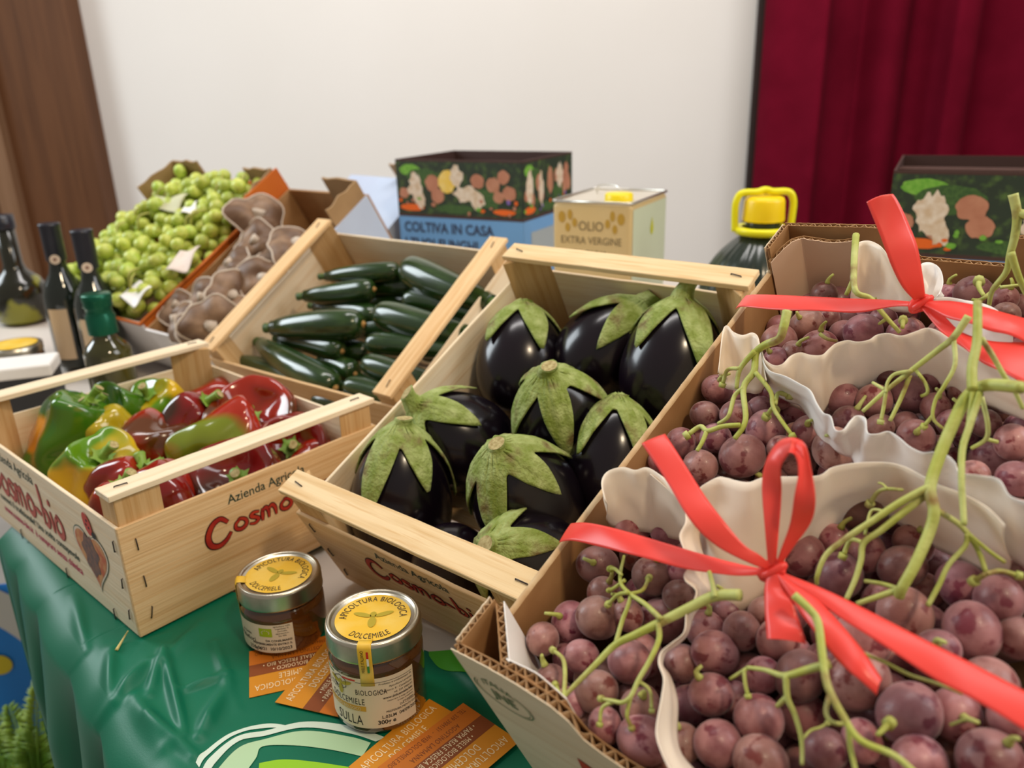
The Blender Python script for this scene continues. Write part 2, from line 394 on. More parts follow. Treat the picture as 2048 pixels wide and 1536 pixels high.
sgrid(Z6([(40, 1365), (90, 1300), (250, 1180), (460, 1120), (585, 1128)]), Z6([(60, 1395), (110, 1325), (260, 1205), (470, 1145), (590, 1150)]), CLOTHW, 'printed_band')
sgrid(Z6([(70, 1420), (130, 1335), (270, 1225), (450, 1165), (690, 1105), (960, 1130), (1180, 1200)]), Z6([(90, 1470), (160, 1365), (290, 1250), (450, 1195), (690, 1140), (960, 1175), (1120, 1225)]), CLOTHW, 'printed_band')
sgrid(Z6([(110, 1500), (180, 1390), (300, 1275), (450, 1215), (690, 1160), (960, 1195), (1090, 1232)]), Z6([(280, 1530), (330, 1430), (400, 1330), (440, 1260), (620, 1252), (850, 1275), (1040, 1315)]), CLOTHP, 'printed_band')
sgrid(Z6([(420, 1360), (560, 1338), (760, 1352), (960, 1378)]), Z6([(400, 1560), (560, 1560), (760, 1560), (900, 1560)]), LIME, 'printed_band')
sgrid([(858, 1307), (880, 1306), (915, 1304), (960, 1304)], [(858, 1315), (880, 1340), (920, 1352), (965, 1362)], MIDG, 'printed_band')

# ------------------------------------------------------------------ wooden crates
WRR = wood('rough_rail_wood', (0.82, 0.62, 0.36), (0.66, 0.42, 0.18), (6, 120, 120))
def staple(parent, M):
    bm = NB(); tube(bm, [(0, -.0055, 0), (0, -.0055, .0011), (0, .0055, .0011), (0, .0055, 0)], .0006, 6, smooth=False)
    return build('staple', bm, BLACKMETAL, parent, M=M)
def crate(name, F, W, L, H, Hs, ws, axis, label, group, prints=True):
    root = empty(name, F.M, label, 'crate', group)
    t = .0035; rg = random.Random(len(label))
    def panel(nm, x0, x1, y0, y1, z0, z1, m):
        bm = NB(); box(bm, x0, x1, y0, y1, z0, z1); bmesh.ops.subdivide_edges(bm, edges=[e for e in bm.edges if e.calc_length() > .2], cuts=12)
        for v in bm.verts:
            v.co += Vector((noise.noise(v.co*60+Vector((3, 0, 0))), noise.noise(v.co*60+Vector((0, 5, 0))), noise.noise(v.co*60)))*.0004
        o = build(nm, bm, m, root, smooth=False); bevel(o, .0006, 1); return o
    panel('side_panel', 0, W, 0, t, .002, H, WX); panel('side_panel', 0, W, L-t, L, .002, H, WXL)
    panel('side_panel', 0, t, t, L-t, .002, H, WYL); panel('side_panel', W-t, W, t, L-t, .002, H, WYL)
    n = 4
    for i in range(n):
        y0 = t+(L-2*t)*i/n; panel('bottom_slat', t, W-t, y0+.004, y0+(L-2*t)/n-.004, .004, .0075, WX)
    pl, pw = (.042, .030) if axis == 'x' else (.030, .042)
    for cx, sx in ((t, 1), (W-t, -1)):
        for cy, sy in ((t, 1), (L-t, -1)):
            bm = NB(); prism(bm, [(cx, cy), (cx+sx*pl, cy), (cx, cy+sy*pw)], .004, Hs-.006); 
            bmesh.ops.recalc_face_normals(bm, faces=bm.faces)
            o = build('corner_post', bm, WZ, root, smooth=False); bevel(o, .0008, 1)
    z0, z1 = Hs-.006, Hs
    if axis == 'x':
        for y0, y1, yo in ((0, ws, 0), (L-ws, L, 0)):
            panel('top_rail', -.001, W+.001, y0, y1, z0, z1, WRR if prints else WXL)
            for x in (.016, W-.016): staple(root, Matrix.Translation((x, (y0+y1)/2, z1)) @ Matrix.Rotation(pi/2-.15+rg.uniform(-.2, .2), 4, 'Z'))
    else:
        for x0, x1 in ((0, ws), (W-ws, W)):
            panel('top_rail', x0, x1, -.001, L+.001, z0, z1, WY)
            for y in (.016, L-.016): staple(root, Matrix.Translation(((x0+x1)/2, y, z1)) @ Matrix.Rotation(.2, 4, 'Z'))
    # staples down the corners of both printed sides
    Ry = Matrix.Rotation(-pi/2, 4, 'Y'); Rx = Matrix.Rotation(pi/2, 4, 'X')
    for z in (.022, .055, .093):
        for x in (.014, W-.014): staple(root, Matrix.Translation((x, 0, z)) @ Rx @ Matrix.Rotation(rg.uniform(-.25, .1), 4, 'Z'))
        for y in (.012, L-.012): staple(root, Matrix.Translation((0, y, z)) @ Ry @ Matrix.Rotation(pi/2+rg.uniform(-.3, .1), 4, 'Z'))
    for x in (W*.35, W*.7): staple(root, Matrix.Translation((x, 0, .006)) @ Rx)
    for y in (L*.13, L*.42, L*.75): staple(root, Matrix.Translation((0, y, .006)) @ Ry @ Matrix.Rotation(pi/2, 4, 'Z'))
    return root
def short_print(root, W, H):
    f = lambda x, y, z=0: Vector((x, -.0003-z, y))
    bm = NB(); write(bm, 'Azienda Agricola', .0135, lambda x, y: f(.103+x, .094+y*1.0), xs=.95, bold=.0001); build('small_lettering', bm, GREENINK, root, smooth=False)
    g = lambda ox, oy: (lambda x, y, z: f(ox+x, oy+y, z))
    h = .027
    bm = NB(); brush(bm, 'C', h, g(.076, .056), .105, 1, 0); brush(bm, 'C', h, g(.076, .056), .07, 0, .0003)
    brush(bm, 'osmo-bio', .0215, g(.105, .063), .10, 1, 0, 1.22); brush(bm, 'osmo-bio', .0215, g(.105, .063), .060, 0, .0003, 1.22)
    build('brush_lettering', bm, [RED, REDD], root, smooth=False)
def long_print(root, L, H):
    f = lambda u, v, z=0: Vector((-.0003-z, L-u, v))      # u runs left to right seen from outside
    bm = NB(); write(bm, 'Azienda Agricola', .0165, lambda x, y: f(L-.305+x, .094+y), xs=.95, bold=.0001)
    build('small_lettering', bm, GREENINK, root, smooth=False); bm = NB()
    write(bm, 'conosci il tradizionale? Una scelta consapevole', .0115, lambda x, y: f(L-.112+x, .037+y), xs=1.0, align='R', bold=.0002)
    build('small_lettering', bm, GREENINK, root, smooth=False)
    bm = NB(); write(bm, 'www.cosmo-bio.it  è comprare senza chimica', .0115, lambda x, y: f(L-.112+x, .022+y), xs=1.0, align='R', bold=.0003)
    build('pink_lettering', bm, PINK, root, smooth=False)
    g = lambda ox, oy: (lambda x, y, z: f(ox+x, oy+y, z))
    bm = NB(); h = .043
    for wd, mi, z in ((.075, 1, 0), (.055, 0, .0003)):
        brush(bm, 'C', h*1.15, g(L-.357, .050), wd, mi, z, 1.0); brush(bm, 'osmo-bio', h, g(L-.311, .051), wd, mi, z, .90)
    build('brush_lettering', bm, [mat('faded_red_ink', (.50, .10, .07), .6), mat('faded_dark_ink', (.30, .05, .04), .6)], root, smooth=False)
    # heart with a ladybird
    def heart(sc, ox, oy, n=60):
        P = []
        for i in range(n):
            t = 2*pi*i/n; x = 16*sin(t)**3; y = 13*cos(t)-5*cos(2*t)-2*cos(3*t)-cos(4*t)
            x += .18*(y < 0)*(-y)*.5; P.append((ox-.009+x*sc*1.55, oy+y*sc*1.35*(1.18 if y < 0 else 1)))
        return P
    for nm, sc, m, z in (('heart_outline', .00152, mat('heart_green', (.10, .16, .11), .6), 0), ('heart_outline', .00146, mat('heart_white', (.75, .62, .48), .6), .0002), ('heart_print', .00134, mat('heart_fill', (.50, .12, .05), .6, (.62, .30, .12), 70, .4, .6), .0004),):
        bm = NB(); poly(bm, [f(u, v, z) for u, v in heart(sc, L-.0635, .061)]); build(nm, bm, m, root, smooth=False)
    bm = NB(); poly(bm, [f(L-.074+.0165*cos(a)*(1+.14*sin(5*a)+.1*sin(9*a)), .060+.022*sin(a)*(1+.12*sin(7*a)), .0006) for a in [2*pi*i/40 for i in range(40)]])
    build('heart_centre', bm, mat('heart_dark', (.12, .08, .08), .6, (.25, .12, .08), 200), root, smooth=False)
    bm = NB(); M = Matrix.Translation(f(L-.058, .097, .001)) @ Matrix.Rotation(.9, 4, 'X')
    poly(bm, [f(L-.066+.008*cos(a)-.004*sin(a), .0965+.011*sin(a)+.002*cos(a), .0008) for a in [2*pi*i/24 for i in range(24)]])
    for du, dv in ((.001, .004), (-.002, -.001), (.003, -.003)):
        poly(bm, [f(L-.066+du+.0016*cos(a), .0965+dv+.0014*sin(a), .001) for a in [2*pi*i/12 for i in range(12)]], 1)
    poly(bm, [f(L-.055+.0045*cos(a), .088+.0035*sin(a), .001) for a in [2*pi*i/12 for i in range(12)]], 1)
    build('ladybird_print', bm, [mat('ladybird_red', (.55, .06, .04), .6), BLACK], root, smooth=False)
cP = crate('produce_crate', FP, .2885, .377, .114, .1457, .026, 'x', 'pale wooden crate of red, green and yellow peppers, flat on the green cloth at left', 'wooden produce crates', False)
short_print(cP, .2885, .114); long_print(cP, .377, .114)
cA = crate('produce_crate', FA, .2896, .384, .109, .1414, .026, 'x', 'pale wooden crate of dark aubergines, tilted up in the middle behind the honey jars', 'wooden produce crates')
short_print(cA, .2896, .109)
cZ = crate('produce_crate', FZ, .3774, .2913, .1138, .140, .030, 'y', 'pale wooden crate of green courgettes, tilted up behind the pepper crate', 'wooden produce crates')
# props that hold the tilted boxes up, part of the table display
def riser(x0, x1, y0, y1, z1, F):
    c = F.w((( x0+x1)/2, (y0+y1)/2, 0)); yaw = atan2(F.R[1][0], F.R[0][0])
    bm = NB(); hx = (x1-x0)/2; hy = (y1-y0)/2; box(bm, -hx, hx, -hy, hy, 0, z1)
    build('riser', bm, WHITECL, tb, smooth=False, M=Matrix.Translation((-.4, -1.4, -FZ0)) @ Matrix.Translation((c.x, c.y, -.006)) @ Matrix.Rotation(yaw, 4, 'Z'))
riser(.05, .24, .26, .31, .118, FA); riser(.05, .25, .26, .31, .105, FG); riser(.06, .30, .20, .24, .100, FZ); riser(.06, .28, .26, .30, .13, FV); riser(.05, .22, .24, .28, .13, FM)
# dry straw end by the near corner of the pepper crate
bm = NB(); tube(bm, [onz(256, 1262, .012), onz(248, 1275, .006), onz(233, 1300, .0045)], [.0006, .0008, .0016], 6)
setp(build('straw', bm, mat('dry_straw', (.62, .50, .18), .6)), 'thin yellow straw poking out under the near corner of the pepper crate', 'straw')

# ------------------------------------------------------------------ aubergines
def axes_from(a, b, c):
    """object rotation whose Z points along a*right + b*up + c*towards the camera"""
    z = (cr*a+cu*b-fw*c).normalized(); x = cr.cross(z)
    x = (cu.cross(z) if x.length < .1 else x).normalized(); y = z.cross(x)
    return Matrix((x, y, z)).transposed().to_4x4()
def aub_body(phi, R, Lh):
    s = sin(phi); c = cos(phi); rho = R*s**.92*(1-.13*c-.05*c*c)
    return rho, Lh*c
def aubergine(i, px, py, R, Lh, ax, hz, label, roll=0, stemlen=.02, nl=5):
    p, t = FA.hit(px, py, hz); p.x = min(max(p.x, .005+R*.93), .2846-R*.93); p.y = min(max(p.y, .006+R*.98), .378-R*.90); p.z = max(p.z, R+.008); pos = FA.w(p)
    M = Matrix.Translation(pos) @ axes_from(*ax) @ Matrix.Rotation(roll, 4, 'Z')
    root = empty('aubergine', M, label, 'aubergine', 'aubergines in the tilted crate')
    bm = NB(); V = []
    NP, NT = 36, 48
    for a in range(1, NP):
        ph = pi*a/NP; rho, z = aub_body(ph, R, Lh)
        V.append([bm.verts.new((rho*cos(2*pi*k/NT)*(1+.02*sin(2*pi*k/NT*2+i)), rho*sin(2*pi*k/NT), z)) for k in range(NT)])
    for A, B in zip(V[:-1], V[1:]):
        for k in range(NT): bm.faces.new((A[k], B[k], B[(k+1) % NT], A[(k+1) % NT]))
    tv = bm.verts.new((0, 0, Lh*1.0)); bv = bm.verts.new((0, 0, -Lh))
    for k in range(NT): bm.faces.new((tv, V[0][k], V[0][(k+1) % NT])); bm.faces.new((bv, V[-1][(k+1) % NT], V[-1][k]))
    build('body', bm, EGG, root)
    # calyx: lobes lying on the shoulder
    bm = NB(); rg = random.Random(i*11+3); lob = [(2*pi*(k+rg.uniform(-.15, .15))/nl, rg.uniform(.72, 1.22)) for k in range(nl)]
    def edge(th):
        e = .36
        for c0, amp in lob:
            d = (th-c0+pi) % (2*pi)-pi; wd = pi/nl
            x = min(1, abs(d)/wd); e = max(e, .54+amp*.92*(1-x)**1.25*(1+.06*sin(pi*x)))
        return e
    NT2, NS2 = 90, 14
    rings = []
    for a in range(NS2+1):
        s = a/NS2; ring = []
        for k in range(NT2):
            th = 2*pi*k/NT2; ph = .05+(edge(th)-.05)*s
            rho, z = aub_body(ph, R, Lh)
            rid = 0
            for c0, amp in lob:
                d = (th-c0+pi) % (2*pi)-pi; rid = max(rid, 1.5*math.exp(-(d/.06)**2), 1.0*math.exp(-((abs(d)-.26)/.05)**2))
            n = Vector((rho*cos(th)/R**2, rho*sin(th)/R**2, z/Lh**2)).normalized()
            lift = .0018+.0014*rid*(1-s*.6)+.0022*s*s*max(0, edge(th)-.6)*(1+sin(th*3+i))+.0008*noise.noise(Vector((th*3, s*5, i)))
            neck = math.exp(-(ph/.20)**2)
            ring.append(bm.verts.new(Vector((rho*cos(th), rho*sin(th), z+.004*neck))+n*lift))
        rings.append(ring)
    for A, B in zip(rings[:-1], rings[1:]):
        for k in range(NT2): bm.faces.new((A[k], B[k], B[(k+1) % NT2], A[(k+1) % NT2]))
    bm.faces.new(rings[0]); o = build('calyx', bm, CAL, root); solid(o, .0016, 1)
    bm = NB(); bend = .3*stemlen
    P = [(0, 0, Lh-.002), (0, bend*.2, Lh+stemlen*.4), (bend*.4, bend*.6, Lh+stemlen*.75), (bend*.7, bend, Lh+stemlen)]
    P = cat_rom(P, 4)
    seg = 20; prev = None
    for q, p_ in enumerate(P):
        f = q/(len(P)-1); r = (.0135 if q == 0 else .0078+.006*(1-f)**3+.0012*f)
        ring = [bm.verts.new(p_+Vector((cos(2*pi*k/seg), sin(2*pi*k/seg), 0))*r*(1+.07*cos(5*2*pi*k/seg))) for k in range(seg)]
        if prev:
            for k in range(seg): bm.faces.new((prev[k], prev[(k+1) % seg], ring[(k+1) % seg], ring[k]))
        prev = ring
    bm.faces.new(prev); st = build('stem', bm, CAL, root)
    bm = NB(); e = P[-1]+Vector((0, 0, .0002)); poly(bm, [e+Vector((cos(2*pi*k/20)*.0075, sin(2*pi*k/20)*.0075, .0003)) for k in range(20)]); build('cut_end', bm, CUT, st)
    return root
AUB = [
 (1030, 722, .0455, .057, (.02, .95, -.05), .060, 'upper left aubergine with an arching green calyx, its stem turned away', .5, .006),
 (1212, 700, .0455, .056, (.62, .82, .30), .058, 'aubergine at the back middle leaning right, its pale round cut stem facing out', .9, .016),
 (1345, 735, .0470, .060, (.10, .97, .12), .066, 'aubergine at the back right standing tall with a thick upright cut stem', .35, .024),
 (1118, 838, .0420, .052, (-.22, .72, .62), .072, 'central aubergine with a large green calyx splayed over its front', .2, .012),
 (925, 880, .0450, .055, (-.72, .55, .40), .060, 'aubergine by the left crate side with a thick stem bent toward the side', 1.1, .018),
 (803, 1000, .0445, .066, (.02, .93, .22), .064, 'front left aubergine with a draped green calyx, behind the front rail', .65, .010),
 (1052, 995, .0455, .060, (-.38, .68, .60), .066, 'front middle aubergine with a broad hanging calyx of three long points', .9, .008),
 (1228, 925, .0380, .052, (.05, .95, .05), .052, 'aubergine at the right side beside the cardboard box with a thin brownish calyx', 1.6, .006),
 (1068, 1140, .0420, .050, (-.62, .40, .66), .046, 'lowest right aubergine tucked under the front rail with a wilted green calyx', .3, .010),
 (905, 1165, .0330, .040, (.3, -.5, -.5), .034, 'dark aubergine lying deepest behind the front panel, under the front left one', 2.3, .006),
]
for i, a in enumerate(AUB): aubergine(i, a[0], a[1], a[2]*1.09, a[3]*1.09, *a[4:])

# ------------------------------------------------------------------ peppers
def pmat(nm, c1, c2, lo, hi, sc=13, c3=None): return mat(nm, c1, col2=c2, scale=sc, lo=lo, hi=hi, detail=1.5, rough=.16, coat=.5, spec=.55, bump=.03, bscale=30, col3=c3, s3=18, lo3=.58, hi3=.68)
PG = pmat('green_pepper_skin', (.035, .13, .005), (.085, .20, .008), .4, .7)
PGO = pmat('green_orange_pepper_skin', (.045, .15, .006), (.62, .24, .005), .57, .62, 11)
PGY = pmat('green_yellow_pepper_skin', (.10, .24, .008), (.66, .42, .008), .46, .54, 14)
PY = pmat('yellow_pepper_skin', (.45, .34, .01), (.22, .26, .01), .5, .7, 12)
PR = pmat('red_pepper_skin', (.30, .014, .004), (.17, .006, .004), .45, .65, 12)
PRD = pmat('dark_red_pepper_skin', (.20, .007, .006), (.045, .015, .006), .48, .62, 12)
PRG = pmat('red_green_pepper_skin', (.16, .20, .012), (.34, .02, .006), .48, .60, 12)
PRB = pmat('red_brown_pepper_skin', (.30, .016, .004), (.10, .028, .006), .48, .60, 13)
PST = mat('pepper_stalk', (.12, .26, .02), .5, (.25, .38, .06), 60)
def pepper(i, px, py, hz, R, Lh, ax, m, label, roll=0, nl=4, dent=.35, taper=.3, wob=.25, flat=1.0, bendx=0.0, stem=.02):
    p, t = FP.hit(px, py, hz); q_ = R*.74; p.x = min(max(p.x, .005+q_), .2835-q_); p.y = min(max(p.y, .005+q_), .372-q_); p.z = max(p.z, R*.8+.008); pos = FP.w(p)
    M = Matrix.Translation(pos) @ axes_from(*ax) @ Matrix.Rotation(roll, 4, 'Z')
    root = empty('bell_pepper', M, label, 'pepper', 'peppers in the crate on the cloth')
    bm = NB(); NP, NT = 30, 44; V = []
    def pt(ph, th):
        c, s = cos(ph), sin(ph)
        lb = 1-(.12 if i in (11, 12, 13) else .27)*(1-abs(cos(nl*th/2+.5*sin(ph*2)+i))**.8)*(0.6+.4*abs(c))
        k = (1-taper*(1-c)/2)
        rho = R*max(s, 1e-4)**.62*lb*k
        z = Lh*(c if abs(c) < .5 else (abs(c)**.85)*(1 if c > 0 else -1))
        z -= dent*Lh*math.exp(-(ph/.62)**2); 
        if c < 0: z += .22*Lh*math.exp(-((pi-ph)/.5)**2)+ .10*Lh*(1-abs(cos(nl*th/2)))*(-c)
        q = Vector((rho*cos(th), rho*sin(th)*flat, z))
        nn = noise.noise_vector(q*22+Vector((i*7.1, 0, 0)))
        n2 = noise.noise_vector(q*45+Vector((0, i*3.3, 0))); q += nn*R*wob*(.8 if i in (11, 12, 13) else 1.35)+n2*R*.05; q.x += bendx*(1-c)**2*R*.5
        return q
    tv = bm.verts.new(pt(.0001, 0)); bv = bm.verts.new(pt(pi-.0001, 0))
    for a in range(1, NP):
        ph = pi*a/NP; V.append([bm.verts.new(pt(ph, 2*pi*k/NT)) for k in range(NT)])
    for A, B in zip(V[:-1], V[1:]):
        for k in range(NT): bm.faces.new((A[k], B[k], B[(k+1) % NT], A[(k+1) % NT]))
    for k in range(NT): bm.faces.new((tv, V[0][k], V[0][(k+1) % NT])); bm.faces.new((bv, V[-1][(k+1) % NT], V[-1][k]))
    o = build('body', bm, m, root); subs(o, 1)
    top = pt(.0001, 0); bm = NB()
    n5 = 6; ring = []
    c0 = bm.verts.new(top+Vector((0, 0, .004)))
    for k in range(n5*4):
        th = 2*pi*k/(n5*4); rr = .010+.005*(cos(n5*th) > .2); q = pt(.32*rr/.012, th)
        ring.append(bm.verts.new(top+Vector((cos(th)*rr, sin(th)*rr, .0035+rr*rr*12))))
    for k in range(len(ring)): bm.faces.new((c0, ring[k], ring[(k+1) % len(ring)]))
    tube(bm, [top+Vector((0, 0, .002)), top+Vector((.001, 0, .010)), top+Vector((.004, .002, .004+stem))], [.0062, .0042, .0062], 12)
    build('stem', bm, PST, root)
    bm = NB(); e = top+Vector((.0042, .002, .0046+stem)); poly(bm, [e+Vector((cos(2*pi*k/14)*.0052, sin(2*pi*k/14)*.0052, .0004)) for k in range(14)])
    build('cut_end', bm, CUT, root)
PEP = [
 (110, 872, .078, .035, .060, (.55, .80, .12), PGO, 'large green pepper with an orange flank, slumped at the left crate side', .4, 3, .25, .35, .25),
 (80, 858, .055, .036, .060, (.35, .9, -.1), PG, 'dark green pepper half hidden behind the large green and orange one', 1.2, 3, .2, .3, .2),
 (197, 806, .082, .031, .040, (-.35, .45, .80), PG, 'small all green pepper at the back left with its stalk in a deep hollow', .2, 4, .6, .1, .3),
 (302, 812, .080, .034, .036, (-.10, .62, .78), PGY, 'yellow and green blocky pepper at the back, stalk facing up', .5, 4, .45, .12, .2),
 (228, 872, .074, .028, .034, (-.3, .5, .3), PY, 'yellow green pepper lying between the two green ones and the dark red ones', .8, 3, .2, .1, .15),
 (190, 950, .080, .038, .042, (.50, .66, .40), PGY, 'front left pepper, green above and golden yellow below', 1.4, 4, .45, .2, .25),
 (235, 968, .082, .022, .036, (.85, .5, .2), PR, 'orange red pepper leaning on the front left yellow one', .3, 3, .2, .1, .2),
 (318, 885, .078, .036, .040, (.25, .5, -.5), PRB, 'red pepper with a dark brown stripe at the middle of the crate', 2.0, 3, .3, .15, .25),
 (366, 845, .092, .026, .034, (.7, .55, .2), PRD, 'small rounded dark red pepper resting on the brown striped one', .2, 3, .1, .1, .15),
 (425, 878, .092, .024, .050, (-.80, -.42, .35), PRG, 'twisted pepper, green toward its tip and red at the shoulder', .9, 3, .1, -.25, .3),
 (418, 808, .070, .027, .046, (.85, .25, -.4), PRB, 'long red pepper at the back against the far crate panel', .4, 3, .2, .1, .3),
 (547, 820, .096, .051, .032, (.05, .66, .70), PRB, 'largest red pepper with a deep ring shaped hollow around its stalk', .1, 4, 1.25, .15, .20),
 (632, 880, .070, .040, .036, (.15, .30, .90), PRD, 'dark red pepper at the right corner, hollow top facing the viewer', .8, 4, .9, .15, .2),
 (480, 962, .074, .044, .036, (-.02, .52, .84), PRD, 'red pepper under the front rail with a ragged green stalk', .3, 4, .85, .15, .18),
 (335, 1005, .072, .031, .040, (-.5, .6, -.2), PR, 'glossy red pepper just behind the front panel, left of the stalked one', 1.5, 3, .2, .1, .12),
 (232, 1020, .066, .024, .030, (.3, .6, .3), PR, 'small red pepper in the near corner beside the post', .7, 3, .2, .1, .12),
 (52, 884, .050, .026, .040, (.5, .7, .1), PG, 'olive green pepper low in the left corner of the crate', .7, 3, .2, .1, .12),
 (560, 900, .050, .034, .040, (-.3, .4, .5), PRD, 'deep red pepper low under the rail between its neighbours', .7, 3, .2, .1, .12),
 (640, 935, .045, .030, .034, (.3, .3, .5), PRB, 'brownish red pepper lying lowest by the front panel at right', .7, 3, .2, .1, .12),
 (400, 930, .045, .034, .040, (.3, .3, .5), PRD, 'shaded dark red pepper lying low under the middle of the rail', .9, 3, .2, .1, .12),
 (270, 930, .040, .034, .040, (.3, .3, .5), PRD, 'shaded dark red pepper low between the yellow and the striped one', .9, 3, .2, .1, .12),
]
for i, a in enumerate(PEP): pepper(i, a[0], a[1], a[2], a[3]*1.2, a[4]*1.2, *a[5:])

# ------------------------------------------------------------------ courgettes
CG = mat('courgette_skin', (.012, .035, .006), .24, (.028, .062, .012), 160, .45, .7, coat=.6, bump=.05, bscale=90, stretch=(1, 1, .15))
CT = mat('courgette_stem', (.05, .11, .02), .5, (.10, .17, .04), 80); CS = mat('courgette_scar', (.50, .28, .08), .7, (.38, .2, .06), 200)
def courgette(a, b, wpx, hz, dot, label, bend=.06):
    (pa, ta), (pb, tb_) = FZ.hit(a[0], a[1], hz), FZ.hit(b[0], b[1], hz)
    A, B = FZ.w(pa), FZ.w(pb); ln = (B-A).length; R = wpx/2/FPX*(ta+tb_)/2
    z = (B-A).normalized(); x = cr.cross(z).normalized() if cr.cross(z).length > .1 else cu; y = z.cross(x)
    M = Matrix((x, y, z)).transposed().to_4x4(); M.translation = A
    root = empty('courgette', M, label, 'courgette', 'courgettes in the tilted crate')
    bm = NB(); prof = [(0, .0), (.46, .0), (.50, .02), (.62, .09), (.78, .22), (.90, .40), (1, .64), (1, .82), (.90, .92), (.66, .975), (.33, .997), (0, 1.0)]
    P = cat_rom([(r, t, 0) for r, t in prof], 3); seg = 28; prev = None
    for q in P:
        r, t = max(q.x, 0)*R, q.y*ln; off = bend*ln*sin(pi*q.y)
        if r < 1e-5: ring = [bm.verts.new((0, off, t))]
        else: ring = [bm.verts.new((r*cos(2*pi*k/seg)*(1+.018*cos(8*2*pi*k/seg)), off+r*sin(2*pi*k/seg)*(1+.018*cos(8*2*pi*k/seg)), t)) for k in range(seg)]
        if prev:
            for k in range(seg):
                k2 = (k+1) % seg
                f = (prev[0], ring[k2], ring[k]) if len(prev) == 1 and len(ring) > 1 else ((prev[k], prev[k2], ring[0]) if len(ring) == 1 and len(prev) > 1 else ((prev[k], prev[k2], ring[k2], ring[k]) if len(ring) > 1 else None))
                if f: bm.faces.new(f)
        prev = ring
    build('body', bm, CG, root)
    bm = NB(); seg = 10
    for i, (t, s) in enumerate(((-.016, .30), (-.006, .27), (.002, .34))):
        pass
    lathe(bm, [(0, -.014), (R*.34, -.014), (R*.30, -.007), (R*.42, .003), (R*.2, .008)], 10); build('stem', bm, CT, root)
    bm = NB(); lathe(bm, [(0, ln+.0018), (R*.16, ln+.0012), (R*.24, ln-.0006)], 14)
    tube(bm, [(0, 0, ln-.001), (0, 0, ln+.003)], R*.10, 8, smooth=False); build('blossom_scar', bm, CS, root)
Z1 = lambda x, y: (420+x/3.303, 480+y/3.303)
CZ = [
 ((770, 240), (1255, 205), 95, .098, 1, 'topmost left courgette with a bright streak, nearest the back panel'),
 ((630, 370), (1085, 325), 115, .095, 1, 'second courgette from the back in the left column'),
 ((415, 580), (1015, 555), 150, .098, 1, 'third and thickest courgette of the left column, stem to the left'),
 ((470, 655), (875, 735), 115, .078, 1, 'fourth courgette of the left column, half under the thick one'),
 ((340, 690), (830, 980), 150, .080, 1, 'long courgette slanting down to the right at the lower left'),
 ((130, 800), (620, 960), 125, .070, 1, 'front left courgette lying beside the crate corner'),
 ((1860, 420), (1290, 185), 165, .100, 1, 'large courgette at the upper right passing under the right rail'),
 ((1780, 500), (1290, 385), 110, .082, 1, 'courgette below the large upper right one, streaked with light'),
 ((1760, 640), (1105, 480), 150, .096, 1, 'broad courgette in the middle of the right column'),
 ((1640, 740), (1040, 680), 115, .086, 1, 'courgette below the broad one in the right column'),
 ((1560, 960), (1020, 810), 120, .090, 1, 'courgette slanting under the right rail, second from the front'),
 ((1350, 1100), (900, 960), 115, .084, 1, 'front right courgette just behind the pepper crate rail'),
 ((1130, 1130), (690, 1060), 110, .074, 1, 'courgette peeping out behind the largest red pepper'),
 ((760, 800), (960, 885), 110, .060, 1, 'stubby courgette seen end on between the two columns near the front'),
 ((640, 690), (1050, 745), 100, .055, 1, 'courgette deep between the columns below the thick one'),
 ((700, 440), (1100, 505), 110, .070, 1, 'courgette mostly hidden behind the thick left one'),
 ((900, 300), (1350, 310), 100, .070, 1, 'courgette low at the back between the two columns'),
 ((1900, 560), (1500, 560), 100, .066, 1, 'courgette under the right rail against the side panel'),
 ((1800, 760), (1400, 740), 100, .064, 1, 'courgette low beneath the right rail near the middle'),
 ((1600, 980), (1250, 980), 90, .056, 1, 'courgette low beneath the right rail near the front'),
 ((850, 560), (1250, 600), 120, .050, 1, 'courgette lying in the dark bottom layer at the centre'),
 ((600, 860), (1100, 1010), 120, .045, 1, 'courgette in the bottom layer near the front panel'),
 ((1000, 400), (1500, 440), 120, .045, 1, 'courgette in the bottom layer near the back panel'),
 ((1950, 700), (1500, 880), 110, .045, 1, 'courgette in the bottom layer beside the right panel'),
]
for k, (a, b, wz, hz, d, lb) in enumerate(CZ): courgette(Z1(*a), Z1(*b), wz*1.42/3.303, hz, d, lb, bend=.05*(1 if k % 2 else -.4))

